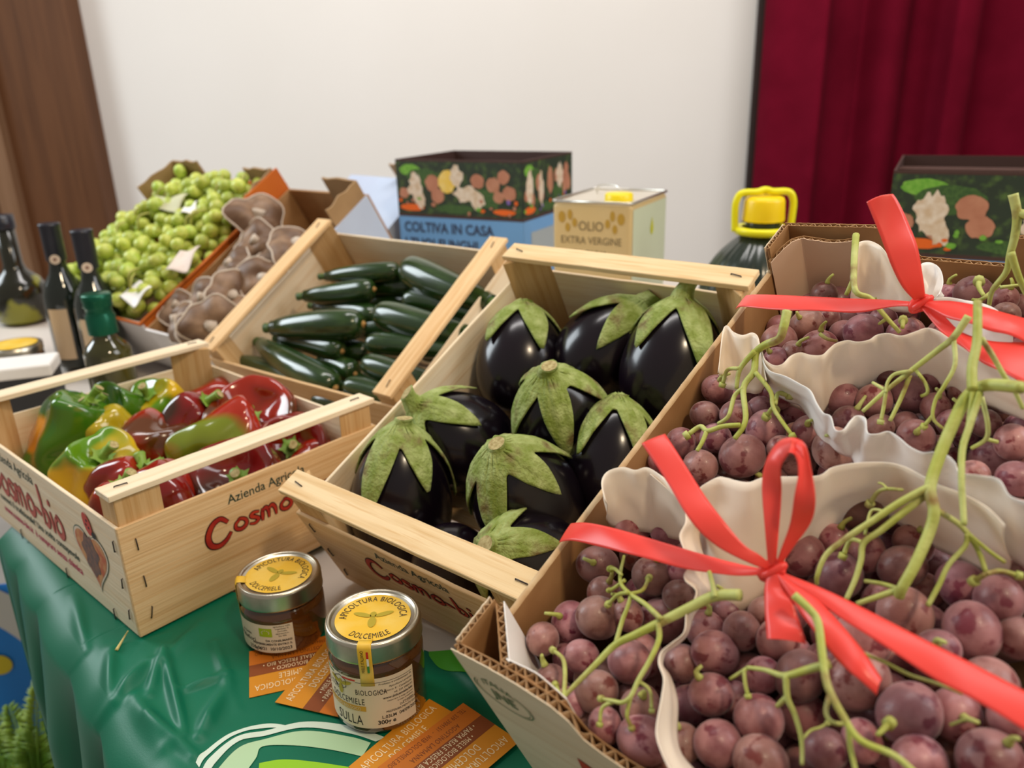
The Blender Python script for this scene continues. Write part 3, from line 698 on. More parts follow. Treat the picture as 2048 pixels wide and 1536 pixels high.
# ------------------------------------------------------------------ cardboard box of purple grapes
gW, gL, gH, gHc = .305, .4097, .1818, .2027
PRN = wood('printed_beige_board', (.78, .64, .46), (.66, .50, .33), (3, 60, 60))
def interp(pr, x):
    if x <= pr[0][0]: return pr[0][1]
    for (a, za), (b, zb) in zip(pr[:-1], pr[1:]):
        if a <= x <= b: return za+(zb-za)*(x-a)/max(b-a, 1e-6)
    return pr[-1][1]
def cardwall(name, root, fn, s0, s1, top, z0, th, mout, min_, n=60, flute=True, depth=.012, pitch=.0062):
    """fn(s, off, z) -> point; off 0 outside .. th inside. Two liners with a corrugated sheet between them."""
    bm = NB(); lt = .0006
    for o0, o1, mi in ((0, lt, 0), (th-lt, th, 1)):
        A = [[bm.verts.new(fn(s0+(s1-s0)*i/n, o, z)) for i in range(n+1)] for o, z in ((o0, None), (o0, 'b'), (o1, 'b'), (o1, None))] if 0 else None
        rows = []
        for i in range(n+1):
            s = s0+(s1-s0)*i/n; t = top(s)+.0006*noise.noise(Vector((s*300, mi*9, 2)))
            rows.append([bm.verts.new(fn(s, o0, z0)), bm.verts.new(fn(s, o0, t)), bm.verts.new(fn(s, o1, t)), bm.verts.new(fn(s, o1, z0))])
        for a, b in zip(rows[:-1], rows[1:]):
            for k in range(4): bm.faces.new((a[k], b[k], b[(k+1) % 4], a[(k+1) % 4])).material_index = mi
        bm.faces.new(rows[0][::-1]).material_index = mi; bm.faces.new(rows[-1]).material_index = mi
    bmesh.ops.recalc_face_normals(bm, faces=bm.faces)
    w_ = build(name, bm, [mout, min_], root, smooth=False)
    bm = NB()
    if flute:
        m = int(abs(s1-s0)/pitch*10); prev = None
        for i in range(m+1):
            s = s0+(s1-s0)*i/m; o = th/2+(th/2-lt-.0002)*sin(2*pi*abs(s-s0)/pitch+.6*noise.noise(Vector((s*90, 1, 1))))
            t = top(s)-.0004+.0010*noise.noise(Vector((s*200, 5, 2)))
            a, b = bm.verts.new(fn(s, o, t)), bm.verts.new(fn(s, o, t-depth))
            if prev: bm.faces.new((prev[0], prev[1], b, a))
            prev = (a, b)
        o = build('corrugation', bm, KRAFTL, w_, smooth=False); solid(o, .00035, 0)
    else:
        # folded rim: rounded kraft bead with a pale crease
        P = [fn(s0+(s1-s0)*i/n, th/2, top(s0+(s1-s0)*i/n)-.0006) for i in range(n+1)]
        tube(bm, P, th*.50, 10, smooth=False); build('folded_rim', bm, mat('kraft_rim', (.50, .30, .14), .7, (.64, .46, .26), 60), w_)
    return w_
gb = empty('grape_box', FG.M, 'open brown cardboard box of purple grapes, tilted toward the viewer at the right', 'box')
fp = [FG.hity(px, py, 0)[0] for px, py in ((900, 1297), (966, 1331), (1030, 1368), (1100, 1413), (1135, 1442), (1165, 1478), (1195, 1502), (1250, 1540))]
fpr = [(p.x, p.z) for p in fp]; fpr[0] = (0, fpr[0][1]); zlow = fpr[-1][1]; fpr += [(gW-fpr[-1][0], zlow), (gW-fpr[4][0], fpr[4][1]), (gW, gHc)]
bp_ = [FG.hity(px, py, gL)[0] for px, py in ((1568, 445), (1751, 449), (1795, 455), (1822, 490), (1842, 512), (2012, 526), (2026, 500), (2034, 470), (2120, 470))]
bpr = [(p.x, p.z) for p in bp_]; bpr[0] = (0, bpr[0][1])
cardwall('front_panel', gb, lambda s, o, z: Vector((s, o, z)), 0, gW, lambda s: interp(fpr, s), .002, .0052, PRN, KRAFT, n=150)
cardwall('back_panel', gb, lambda s, o, z: Vector((s, gL-o, z)), 0, gW, lambda s: interp(bpr, s), .002, .0042, KRAFT, KRAFT, n=150)
def ltop(s): return gHc if s < .034 or s > gL-.036 else gH
cardwall('side_panel', gb, lambda s, o, z: Vector((o, s, z)), .005, .0345, lambda s: gHc, .002, .0045, PRN, KRAFT)
cardwall('side_panel', gb, lambda s, o, z: Vector((o, s, z)), .0345, gL-.0365, lambda s: gH, .002, .0045, PRN, KRAFT, flute=False)
cardwall('side_panel', gb, lambda s, o, z: Vector((o, s, z)), gL-.0365, gL-.004, lambda s: gHc, .002, .0045, PRN, KRAFT)
cardwall('side_panel', gb, lambda s, o, z: Vector((gW-o, s, z)), .005, gL-.004, lambda s: gH, .002, .0045, PRN, KRAFT, flute=False)
bm = NB(); box(bm, 0, gW, 0, gL, 0, .002); build('bottom', bm, KRAFT, gb, smooth=False)
# corner inserts (diagonal flaps)
def insert(pts, zt, th, mi_, mo, rough=.0):
    P = [Vector((x, y, 0)) for x, y in pts]; ln = [0]
    for a, b in zip(P[:-1], P[1:]): ln.append(ln[-1]+(b-a).length)
    def pos(s):
        for i in range(len(P)-1):
            if s <= ln[i+1] or i == len(P)-2:
                d = (P[i+1]-P[i]).normalized(); return P[i]+d*(s-ln[i]), Vector((-d.y, d.x, 0))
    def f(s, o, z): p, n = pos(s); return Vector((p.x+n.x*o, p.y+n.y*o, z))
    return cardwall('corner_insert', gb, f, 0, ln[-1], zt if callable(zt) else (lambda s: zt+rough*noise.noise(Vector((s*60, 2, 7)))), .03, th, mo, mi_, n=50)
ci = [FG.hit(px, py, gHc)[0] for px, py in ((990, 1205), (1000, 1330), (1060, 1358), (1110, 1395))]
insert([(p.x, p.y) for p in ci], lambda s: gHc-.001-.010*max(0, (s-.05)/.03)**2, .0050, PAPERW, KRAFT)
q0, q1 = FG.hit(1538, 520, .195)[0], FG.hit(1712, 478, .195)[0]
insert([(max(.006, q0.x), q0.y), (q1.x-.035, min(q1.y-.012, gL-.016)), (q1.x, min(q1.y, gL-.012))], lambda s: gHc-.004+.003*sin(s*90)-.006*max(0, 1-s/.02), .0042, KRAFT, mat('insert_beige', (.72, .50, .34), .6, (.76, .56, .40), 20))
# stamp on the front panel
bm = NB(); c = FG.hity(1007, 1396, 0)[0]
f = lambda x, y: Vector((c.x+x, -.0004, c.z+y))
n = 48
for ra, rb in ((1.0, .955), (.90, .875)):
    A = [bm.verts.new(f(.021*ra*cos(2*pi*k/n), .0135*ra*sin(2*pi*k/n))) for k in range(n)]; B = [bm.verts.new(f(.021*rb*cos(2*pi*k/n), .0135*rb*sin(2*pi*k/n))) for k in range(n)]
    for k in range(n):
        if 6 < k < 20: continue
        bm.faces.new((A[k], B[k], B[(k+1) % n], A[(k+1) % n]))
write(bm, 'ITALIA', .0078, lambda x, y: f(x+.001*0, .0095+y-30*x*x), xs=1.0, align='C', bold=.0001)
write(bm, 'JNE', .0125, lambda x, y: f(x, -.0045+y), xs=.9, align='C', bold=.0002)
build('green_stamp', bm, mat('stamp_green', (.10, .16, .07), .6), gb, smooth=False)
bm = NB(); c2 = FG.hity(1172, 1530, 0)[0]
poly(bm, [Vector((c2.x+x, -.0005, c2.z+y)) for x, y in ((-.004, .004), (.006, .001), (.020, -.012), (.004, -.022), (-.006, -.014))]); build('red_print', bm, RED, gb, smooth=False)

# ---------- grapes
def uvs(bm, R, seg=20, rg=14, sq=1.08):
    prof = [(R*sin(pi*i/rg), -R*sq*cos(pi*i/rg)) for i in range(rg+1)]; prof[0] = (0, -R*sq); prof[-1] = (0, R*sq); lathe(bm, prof, seg)
def berry_mesh(name, m, sq=1.06, seg=24, rg=16):
    bm = NB(); uvs(bm, 1.0, seg, rg, sq); o = build(name, bm, m); me = o.data; bpy.data.objects.remove(o); return me
ME_P = berry_mesh('grape', GRAPE)
for p in ME_P.polygons: p.use_smooth = True
bunches = {}
def bunch(key, M, label, cat='grapes', group='purple grape bunches in the cardboard box'):
    bunches[key] = dict(o=empty('grape_bunch', M, label, cat, group), M=M, items=[], bm=NB()); return bunches[key]
def add_berry(b, pos, r, me, rg):
    I = b['M'].inverted()
    o = bpy.data.objects.new('grape', me); COL.objects.link(o); o.parent = b['o']
    q = Matrix.Rotation(rg.uniform(0, 6.28), 4, 'X') @ Matrix.Rotation(rg.uniform(0, 6.28), 4, 'Y') @ Matrix.Rotation(rg.uniform(0, 6.28), 4, 'Z')
    o.matrix_local = I @ Matrix.Translation(pos) @ q @ Matrix.Diagonal((r, r, r*rg.uniform(.98, 1.1), 1)); b['items'].append((pos, r)); return o
LB = {
 'B1': ((1230, 1290), 'purple grape bunch in the front left paper pocket, its cut green stalk pointing right'),
 'B2': ((1500, 1420), 'purple grape bunch at the very front, right of the paper divider, below the ribbon knot'),
 'B8': ((1900, 1420), 'purple grape bunch in the lower right corner, under the long red ribbon tail'),
 'B3': ((1800, 1180), 'purple grape bunch behind the ribbon with the thickest, longest green stalk'),
 'B4': ((1500, 830), 'purple grape bunch by the left box wall above the looped bow, its stalk curved upright'),
 'B5': ((1850, 850), 'purple grape bunch in the middle right pocket with a slanting forked stalk'),
 'B6': ((1660, 650), 'purple grape bunch in the rear left corner of the box, behind the upper ribbon'),
 'B7': ((1960, 570), 'purple grape bunch at the rear right, beside the upper ribbon knot')}
for k, ((px, py), lb) in LB.items():
    p, t = FG.hit(px, py, .03); bunch(k, FG.M @ Matrix.Translation(p), lb)
rgp = random.Random(5)
Za = lambda x, y, r: (880+x/1.7534, 860+y/1.7534, r/1.7534)
Zb = lambda x, y, r: (1260+x/4.267, 560+y/4.267, r/4.267)
Zc = lambda x, y, r: (1600+x/3.84, 560+y/3.84, r/3.84)
G = {
 'B1': [Za(*g) for g in ((552,472,66),(742,513,68),(676,335,66),(748,305,50),(800,355,55),(835,580,52),(555,658,76),(785,668,80),(458,672,68),(360,733,58),(497,795,60),(665,812,76),(548,918,74),(570,1050,58),(700,975,70),(700,1110,85),(575,575,60,),(390,878,54),(660,650,45),(455,960,45),(850,500,48))],
 'B2': [Za(*g) for g in ((965,782,78),(1058,705,66),(930,700,68),(850,818,66),(1185,740,75),(950,928,74),(1118,1015,86),(1263,862,85),(1030,945,66),(975,1100,82),(1125,1165,92),(1350,1120,74),(1270,1000,86),(1130,860,62),(880,965,70),(1010,640,55),(1145,640,50),(1480,1090,70),(850,1100,66),(1050,560+40,60))],
 'B8': [Za(*g) for g in ((1465,880,100),(1480,730,88),(1645,995,105),(1810,1000,88),(1680,1165,92),(1930,1160,108),(1925,900,98),(1745,770,70),(1770,1110,80),(1560,1120,66),(2010,1010,80))],
 'B3': [Za(*g) for g in ((1485,295,75),(1275,440,70),(1400,510,82),(1490,430,70),(1385,385,50),(1620,480,74),(1660,400,65),(1700,560,60),(1630,650,95),(1865,705,95),(2030,730,75),(1960,595,82),(1830,545,82),(1200,480,54),(2030,500,60),(1330,570,55),(1790,620,55),(1540,600,60),(1740,470,55))],
 'B4': [Zb(*g) for g in ((740,930,125),(775,1020,122),(640,1150,120),(1250,960,150),(1390,1090,145),(1160,1280,165),(920,1160,140),(730,1350,130),(430,1390,130),(960,1500,185),(600,1590,145),(1050,770,80),(1530,1290,140),(1740,1440,180),(1110,1100,70),(1000,1320,90),(210,1520,60),(1080,970,90),(1290,1440,110))],
 'B6': [Zb(*g) for g in ((1655,130,115),(1510,400,148),(1270,530,150),(1690,330,90),(1610,570,145),(1240,680,80),(1400,620,80))]+[Zc(*g) for g in ((790,180,112),(800,270,110),(485,400,140),(385,330,135),(540,230,90),(790,400,110),(640,300,90))],
 'B5': [Zc(*g) for g in ((330,910,125),(570,930,135),(690,740,70),(860,880,142),(1020,750,118),(370,1090,125),(240,1030,80),(610,1140,108),(890,1210,140),(810,1120,110),(1260,860,100),(1520,910,120),(1630,1245,132),(1480,1400,180),(1660,1530,140),(1420,1100,110),(1040,980,110),(1300,1200,110),(1180,1100,100),(1330,1500,100))],
 'B7': [Zc(*g) for g in ((1370,40,140),(1180,80,115),(1560,150,105),(1700,190,85),(1290,200,85),(1450,180,80),(1580,270,90))]}
HB = {'B1': .166, 'B2': .162, 'B8': .166, 'B3': .160, 'B4': .166, 'B5': .160, 'B6': .160, 'B7': .164}
placed = []
for k, L_ in G.items():
    for j, (px, py, rp) in enumerate(L_):
        h = HB[k]; p, t = FG.hit(px, py, h); r = rp*t/FPX
        # smaller-looking / overlapped berries sit deeper
        for _ in range(16):
            bad = False
            for (q, rq) in placed:
                if (q-p).length < (r+rq)*.86: bad = True; break
            if not bad: break
            h -= .002; p, t = FG.hit(px, py, h); r = rp*t/FPX
        r = min(max(r, .0085), .0140)
        p.x = max(p.x, .005+r*.95); p.y = min(max(p.y, .008+r*.9), gL-.006-r)
        placed.append((p.copy(), r)); add_berry(bunches[k], FG.w(p), r, ME_P, rgp)
# berries underneath, filling the box
cents = {k: FG.I @ (b['M'].translation-FG.O) for k, b in bunches.items()}
for layer, hz in enumerate((.146, .125)):
    yy = .02; row = 0
    while yy < gL-.015:
        xx = .017+(row % 2)*.012
        while xx < gW-.017:
            p = Vector((xx+rgp.uniform(-.004, .004), yy+rgp.uniform(-.004, .004), hz+rgp.uniform(-.006, .004))); r = rgp.uniform(.0105, .0125)
            # only what the open side can show
            q = FG.w(p)-CO; d = q.dot(fw); sx = 1024+FPX*q.dot(cr)/d; sy = 768-FPX*q.dot(cu)/d
            if sx < 2900 and sy < 2600 and all((p-a).length > (r+ra)*.80 for a, ra in placed):
                k = min(cents, key=lambda c: (Vector((cents[c].x, cents[c].y))-Vector((p.x, p.y))).length)
                if len(bunches[k]['items']) < 98:
                    placed.append((p, r)); add_berry(bunches[k], FG.w(p), r, ME_P, rgp)
            xx += .0235
        yy += .0205; row += 1
# stalks
def stalk(b, pts, rp, hs, knob=0):
    """pts in photo pixels; rp pixel radii; hs heights above the box floor"""
    I = b['M'].inverted(); n = len(pts); P = []; R = []
    for i, (px, py) in enumerate(pts):
        f = i/(n-1); h = hs[0]+(hs[1]-hs[0])*f; p, t = FG.hit(px, py, h); P.append(I @ FG.w(p)); R.append((rp[0]+(rp[1]-rp[0])*f)*t/FPX)
    tube(b['bm'], P, R, 8, 5)
    if knob:
        e = P[-1]; r = R[-1]*1.9; tube(b['bm'], [e+Vector((0, 0, 0)), e+(P[-1]-P[-2]).normalized()*r*1.2], [r, r*.9], 8, smooth=False)
S = [
 ('B1', [(1481,1190),(1430,1192),(1380,1215),(1320,1245),(1270,1270),(1230,1290),(1190,1330),(1150,1370),(1125,1397)], (12,4), (.206,.182)),
 ('B1', [(1430,1194),(1425,1168),(1418,1142)], (6,4), (.205,.21)),
 ('B1', [(1322,1238),(1290,1208),(1258,1186),(1240,1160),(1248,1112)], (6,3), (.2,.185)),
 ('B1', [(1255,1185),(1235,1190),(1218,1207)], (4,4), (.195,.182), 1), ('B1', [(1262,1190),(1255,1215),(1245,1240),(1232,1285)], (4,5), (.193,.185)),
 ('B1', [(1250,1160),(1228,1176),(1219,1180)], (4,3), (.19,.182), 1), ('B1', [(1243,1150),(1230,1138),(1222,1138)], (3.5,4), (.192,.184), 1),
 ('B1', [(1262,1187),(1285,1180),(1297,1158)], (3.5,4), (.193,.184), 1),
 ('B1', [(1316,1248),(1318,1278),(1300,1320),(1277,1360),(1262,1392),(1245,1405),(1225,1402),(1205,1398)], (6,4), (.198,.184), 1),
 ('B1', [(1232,1402),(1205,1415),(1200,1445)], (4,4), (.186,.180), 1), ('B1', [(1262,1392),(1254,1430),(1262,1452)], (4.5,4), (.188,.180), 1), ('B1', [(1277,1362),(1300,1382),(1303,1418)], (4,3.5), (.19,.182), 1),
 ('B1', [(1128,1395),(1130,1350),(1126,1318),(1108,1302)], (5,4), (.183,.180), 1), ('B1', [(1125,1397),(1112,1372)], (4,4), (.182,.180), 1),
 ('B2', [(1660,1328),(1620,1338),(1580,1350),(1560,1350),(1530,1340),(1495,1335)], (9,4), (.205,.188)), ('B2', [(1497,1335),(1460,1358)], (4,3), (.188,.182)),
 ('B2', [(1488,1338),(1490,1365),(1495,1388)], (4,4), (.188,.182), 1),
 ('B2', [(1572,1350),(1575,1395),(1590,1430),(1603,1480),(1604,1530)], (7,4), (.198,.175)), ('B2', [(1573,1395),(1555,1412)], (6,5), (.19,.18)),
 ('B2', [(1604,1480),(1620,1462),(1640,1455),(1652,1448)], (3,3), (.18,.18), 1),
 ('B8', [(1588,1190),(1618,1218),(1636,1245),(1645,1310),(1655,1370),(1685,1430),(1720,1480),(1790,1512),(1840,1556)], (9,7), (.218,.196)),
 ('B8', [(1697,1448),(1700,1490),(1712,1545)], (6,5), (.2,.19)), ('B8', [(1658,1392),(1652,1425),(1665,1445),(1695,1448)], (5,4), (.2,.196)),
 ('B8', [(1727,1307),(1770,1325),(1820,1350),(1870,1366),(1925,1388)], (4,3), (.2,.188)), ('B8', [(1932,1438),(1900,1450),(1770,1456)][:2]+[(1780-0,1458)][:0], (3,3), (.185,.182)),
 ('B8', [(1755,1470),(1775,1450)], (5,7), (.185,.182), 1),
 ('B3', [(2044,775),(1990,770),(1958,775),(1930,800),(1905,850),(1880,910),(1860,975),(1868,1020),(1860,1060),(1832,1125),(1806,1172),(1798,1192)], (13,11), (.245,.188)),
 ('B3', [(1862,972),(1800,1005),(1740,1045),(1690,1078),(1652,1110),(1635,1150),(1634,1168)], (8,4), (.215,.186)),
 ('B3', [(1858,985),(1800,1030),(1760,1062),(1727,1086),(1722,1120),(1710,1160),(1692,1200)], (8,5), (.21,.186)), ('B3', [(1727,1086),(1702,1080),(1688,1108)], (4,5), (.196,.186), 1),
 ('B3', [(1798,1180),(1760,1192),(1713,1208)], (7,5), (.19,.184)), ('B3', [(1798,1178),(1765,1168),(1730,1162)], (5,4), (.19,.182)),
 ('B3', [(1866,1015),(1890,1030),(1925,1055),(1955,1098),(1972,1145)], (7,5), (.21,.188)), ('B3', [(1972,1148),(2000,1142),(2032,1150)], (5,5), (.19,.186), 1), ('B3', [(1972,1148),(1952,1160)], (5,6), (.19,.185), 1),
 ('B3', [(1934,1068),(1930,1092),(1897,1130),(1878,1170),(1855,1212)], (5,5), (.2,.184)), ('B3', [(1940,1070),(1975,1100),(2010,1125)], (4,4), (.2,.19)),
 ('B3', [(1805,980),(1772,978),(1755,985),(1742,1004)], (3,5), (.205,.188), 1), ('B3', [(1775,978),(1765,968),(1756,966)], (2.5,2), (.205,.205)),
 ('B3', [(1775,1025),(1745,1020),(1735,1045),(1730,1070)], (3,3), (.2,.192)),
 ('B3', [(1955,603),(1955,650),(1953,690),(1944,735),(1945,780)], (8,10), (.26,.24)), ('B3', [(1962,676),(1985,711),(2009,753),(2030,784),(2046,818)], (6,4), (.25,.22)),
 ('B3', [(1960,786),(1941,846),(1925,898),(1923,960),(1925,1000),(1928,1050)], (7,6), (.235,.21)), ('B3', [(1946,780),(1935,860),(1925,885)], (5,5), (.235,.215)),
 ('B5', [(1937,632),(1907,675),(1876,700),(1824,740),(1772,781),(1725,823)], (8,4), (.23,.186)), ('B5', [(1772,781),(1768,810),(1762,840)], (4,4), (.195,.184), 1), ('B5', [(1820,750),(1803,794),(1780,842)], (5,4), (.2,.184)),
 ('B5', [(1907,678),(1910,729),(1889,771),(1871,800),(1866,836),(1886,857)], (5,3), (.22,.186)), ('B5', [(1866,830),(1850,850)], (3.5,4), (.19,.184), 1), ('B5', [(1824,742),(1790,748),(1775,765),(1772,785)], (4,3), (.205,.195)), ('B5', [(1772,781),(1745,765)], (4,3), (.195,.195)),
 ('B5', [(1830,738),(1850,765),(1855,785),(1843,792)], (3.5,3.5), (.2,.19)), ('B5', [(1963,794),(1975,846),(1972,878),(1944,896)], (5,4), (.22,.188)), ('B5', [(1972,878),(1995,884)], (4,4), (.188,.184)),
 ('B4', [(1574,623),(1567,655),(1558,678),(1530,690),(1512,706),(1508,743),(1487,776),(1491,841),(1469,878)], (10,5), (.225,.184)),
 ('B4', [(1510,702),(1480,738),(1473,778)], (6,4), (.208,.19)), ('B4', [(1478,737),(1455,740),(1446,766)], (4,4), (.2,.186), 1), ('B4', [(1511,745),(1541,783),(1548,818),(1583,869)], (5,4), (.2,.183), 1),
 ('B4', [(1551,808),(1556,787),(1574,790)], (4,5), (.19,.184), 1), ('B4', [(1487,776),(1469,792),(1457,832),(1436,848)], (5,4), (.195,.183)), ('B4', [(1480,850),(1445,853),(1415,862),(1401,853),(1378,868)], (5,5), (.19,.183), 1), ('B4', [(1413,864),(1404,885),(1394,902)], (5,4), (.186,.182)),
 ('B4', [(1545,815),(1535,830)], (4,5), (.188,.183), 1),
 ('B6', [(1712,470),(1708,530),(1711,582),(1740,596),(1760,620),(1780,643),(1800,665)], (7,4), (.215,.184)), ('B6', [(1709,556),(1692,590)], (6,4), (.2,.19)), ('B6', [(1775,636),(1758,648)], (4,3), (.19,.184)),
 ('B6', [(1805,655),(1806,642)], (4,5), (.186,.184), 1), ('B6', [(1640,668),(1655,678),(1675,682)], (4,3), (.18,.178)),
 ('B7', [(2026,388),(2034,430),(2030,470),(2020,510),(2012,545),(1985,580),(1978,612)], (10,4), (.25,.186)), ('B7', [(2034,425),(2062,432)], (9,9), (.24,.24)), ('B7', [(2022,505),(2036,550),(2054,590)], (8,6), (.225,.2)),
 ('B7', [(1998,570),(1965,598),(1945,600)], (4,4), (.19,.186)), ('B7', [(1968,592),(1958,575),(1958,565)], (4,6), (.188,.186), 1), ('B7', [(2000,575),(2040,570)], (4,3), (.19,.19)),
]
for a in S:
    if len(a[1]) >= 2: stalk(bunches[a[0]], *a[1:])
# little pedicel stubs on random berries
for k, b in bunches.items():
    I = b['M'].inverted()
    for (pos, r) in b['items'][:24]:
        if rgp.random() < .38:
            d = (Vector((rgp.uniform(-.6, .6), rgp.uniform(-.6, .6), 1))).normalized(); d = (FG.R @ d).normalized()
            e = pos+d*r*1.0; pb_ = NB(); tube(pb_, [I @ e, I @ (e+d*.004), I @ (e+d*.008+Vector((rgp.uniform(-.005, .005), rgp.uniform(-.005, .005), 0)))], [.0022, .0013, .0009], 7, 2); build('pedicel', pb_, STEM, b['o'])
    build('stalk', b['bm'], STEM, b['o'])

# ---------- waxed paper sheets
papers = empty('paper_liner', FG.M, 'wavy edged white waxed paper wrapping and dividing the purple grape bunches', 'paper')
def sheet(T, B, ht, hb, m=PAPER, nu=60, nv=12, wob=.0035, seed=0):
    def to(P, h):
        n = len(P); out = []
        for i, (px, py) in enumerate(P):
            hh = h if not hasattr(h, '__len__') else h[0]+(h[1]-h[0])*i/(n-1)
            p = FG.hit(px, py, hh)[0]; p.x = max(p.x, .0065); out.append(p)
        return cat_rom(out, 8)
    A, C_ = to(T, ht), to(B, hb)
    def sm(P, t):
        f = t*(len(P)-1); i = min(int(f), len(P)-2); return P[i].lerp(P[i+1], f-i)
    def f(u, v):
        a, b = sm(A, u), sm(C_, u); p = a.lerp(b, v)
        wv = sin(pi*min(v*1.2, 1)); nn = noise.noise_vector(Vector((u*6+seed, v*2.5, seed*3.1)))
        p = p+Vector((nn.x, nn.y, nn.z*.4))*wob*wv
        p.x = max(p.x, .0062); return p
    bm = NB(); grid(bm, f, nu, nv); o = build('sheet', bm, m, papers); solid(o, .0004, 0); return o
sheet([(1210,1000),(1203,965),(1215,943),(1245,934),(1270,940),(1295,935),(1325,955),(1350,985),(1370,1015)], [(1213,1040),(1222,1052),(1240,1060),(1262,1062),(1290,1064),(1315,1068),(1340,1076),(1365,1082),(1385,1090)], .206, .170, seed=1)
sheet([(1300,948),(1341,984),(1366,1013),(1371,1043),(1359,1070),(1366,1095),(1380,1128),(1369,1147),(1371,1162),(1391,1180),(1388,1200),(1373,1222),(1368,1264),(1342,1287),(1322,1304),(1317,1327),(1327,1358),(1322,1400),(1312,1464),(1325,1510),(1345,1550)],
      [(1330,960),(1370,985),(1395,1020),(1402,1050),(1400,1075),(1405,1102),(1415,1128),(1422,1150),(1425,1165),(1424,1182),(1405,1210),(1388,1232),(1376,1268),(1358,1288),(1330,1308),(1326,1330),(1342,1355),(1356,1403),(1355,1470),(1365,1510),(1400,1550)], (.204, .196), (.182, .172), seed=2, nu=110)
sheet([(1400,976),(1410,968),(1436,954),(1455,956),(1473,961),(1499,964),(1530,954),(1587,953),(1638,951),(1667,934),(1724,925),(1792,928),(1850,954),(1884,972),(1930,990),(1975,1015),(2010,1050)],
      [(1395,1080),(1410,1120),(1420,1180),(1440,1215),(1470,1225),(1500,1215),(1530,1190),(1560,1150),(1600,1110),(1640,1085),(1680,1050),(1740,1020),(1800,1050),(1860,1090),(1920,1120),(1980,1150),(2020,1160)], .208, .158, seed=3, nu=110, wob=.005)
sheet([(1521,688),(1527,722),(1540,742),(1570,752),(1600,768),(1621,781),(1634,807),(1647,826),(1662,833),(1670,859),(1686,860),(1701,841),(1714,831),(1731,837),(1735,865),(1754,868),(1777,863),(1798,875),(1819,893),(1845,905),(1868,904),(1892,909),(1910,925),(1918,945),(1956,950),(1998,959),(2020,992),(2060,1005)],
      [(1530,760),(1540,780),(1560,795),(1580,805),(1600,812),(1615,832),(1630,862),(1645,885),(1660,895),(1675,905),(1690,912),(1702,915),(1708,925),(1712,935),(1716,940),(1735,945),(1765,950),(1800,960),(1830,975),(1860,990),(1890,1005),(1915,1020),(1935,1035),(1955,1060),(1985,1090),(2010,1110),(2040,1130),(2080,1150)], (.204, .212), (.176, .168), m=PAPERW, seed=4, nu=150)
sheet([(1524,700),(1530,719),(1548,731),(1565,728),(1581,712),(1600,705),(1621,710),(1644,710),(1658,698),(1672,687),(1694,681),(1715,684),(1738,680),(1754,670),(1777,667),(1803,672),(1829,664),(1853,656),(1876,662),(1899,677),(1952,708),(2004,742),(2060,778)],
      [(1545,790),(1560,800),(1575,808),(1590,815),(1600,820),(1615,830),(1630,835),(1645,830),(1655,815),(1670,800),(1700,785),(1730,775),(1755,760),(1780,755),(1800,755),(1830,760),(1860,765),(1885,775),(1910,790),(1940,805),(1975,815),(2020,830),(2070,850)], .206, .160, seed=5, nu=140, wob=.004)
sheet([(1437,745),(1445,665),(1454,651),(1466,663),(1485,670),(1504,665),(1515,672),(1520,691),(1526,724),(1533,761)], [(1436,750),(1450,775),(1465,780),(1475,782),(1490,785),(1500,786),(1510,788),(1520,786),(1528,780),(1536,772)], .200, .172, seed=6)
sheet([(1706,520),(1714,488),(1735,481),(1755,488),(1768,500),(1780,520),(1800,560),(1830,590)], [(1700,610),(1715,618),(1735,620),(1755,622),(1775,624),(1795,624),(1815,625),(1835,625)], .204, .165, seed=7)
sheet([(1836,545),(1842,528),(1862,525),(1880,538),(1886,565),(1878,590)], [(1845,600),(1850,606),(1858,610),(1866,612),(1872,612),(1878,610)], .200, .182, m=PAPERW, seed=8, nu=30)
sheet([(1855,600),(1890,594),(1930,600),(1970,608),(2000,625),(2020,660)], [(1880,640),(1900,655),(1930,670),(1960,685),(1990,700),(2020,715)], .196, .178, m=PAPERW, seed=9, nu=40)

# ---------- ribbons
def ribbon(root, nm, A, B, hs, puff=.0015, n=8):
    puff *= .35
    """A, B: the two long edges in photo pixels; hs: heights above the box floor"""
    k = len(A); bm = NB(); I = root.matrix_world.inverted()
    def hh(f):
        q = f*(len(hs)-1); i = min(int(q), len(hs)-2); return hs[i]+(hs[i+1]-hs[i])*(q-i)
    PA = cat_rom([FG.hit(*a, hh(i/(k-1)))[0] for i, a in enumerate(A)], 8); PB_ = cat_rom([FG.hit(*b, hh(i/(len(B)-1)))[0] for i, b in enumerate(B)], 8)
    m = 56
    def sm(P, t):
        f = t*(len(P)-1); i = min(int(f), len(P)-2); return P[i].lerp(P[i+1], f-i)
    def f(u, v):
        p = sm(PA, u).lerp(sm(PB_, u), v); p = p+Vector((0, 0, puff*sin(pi*v)+.0008*sin(u*17)*v)); return p
    grid(bm, f, m, n); o = build(nm, bm, RIBBON, root); solid(o, .00025, 0); return o
bw = empty('ribbon_bow', FG.M, 'shiny coral red ribbon tied in a looped bow over the front grapes, tails spread', 'ribbon', 'red ribbons tied across the grape box')
ribbon(bw, 'tail', [(1142,1047),(1165,1045),(1200,1050),(1260,1065),(1330,1086),(1400,1107),(1470,1126),(1540,1141)], [(1118,1085),(1150,1083),(1200,1092),(1260,1110),(1330,1127),(1400,1142),(1470,1153),(1540,1147)], (.187, .203, .207, .208))
ribbon(bw, 'tail', [(1283,887),(1330,958),(1380,1040),(1430,1090),(1500,1127),(1544,1141)], [(1330,868),(1380,945),(1430,1020),(1480,1080),(1520,1112),(1550,1137)], (.245, .235, .222, .208))
ribbon(bw, 'loop', [(1537,1138),(1530,1060),(1524,970),(1533,920),(1555,885),(1582,875),(1605,882)], [(1552,1138),(1558,1060),(1563,980),(1562,940),(1570,915),(1590,902),(1606,915)], (.209, .235, .250, .258, .262), .004)
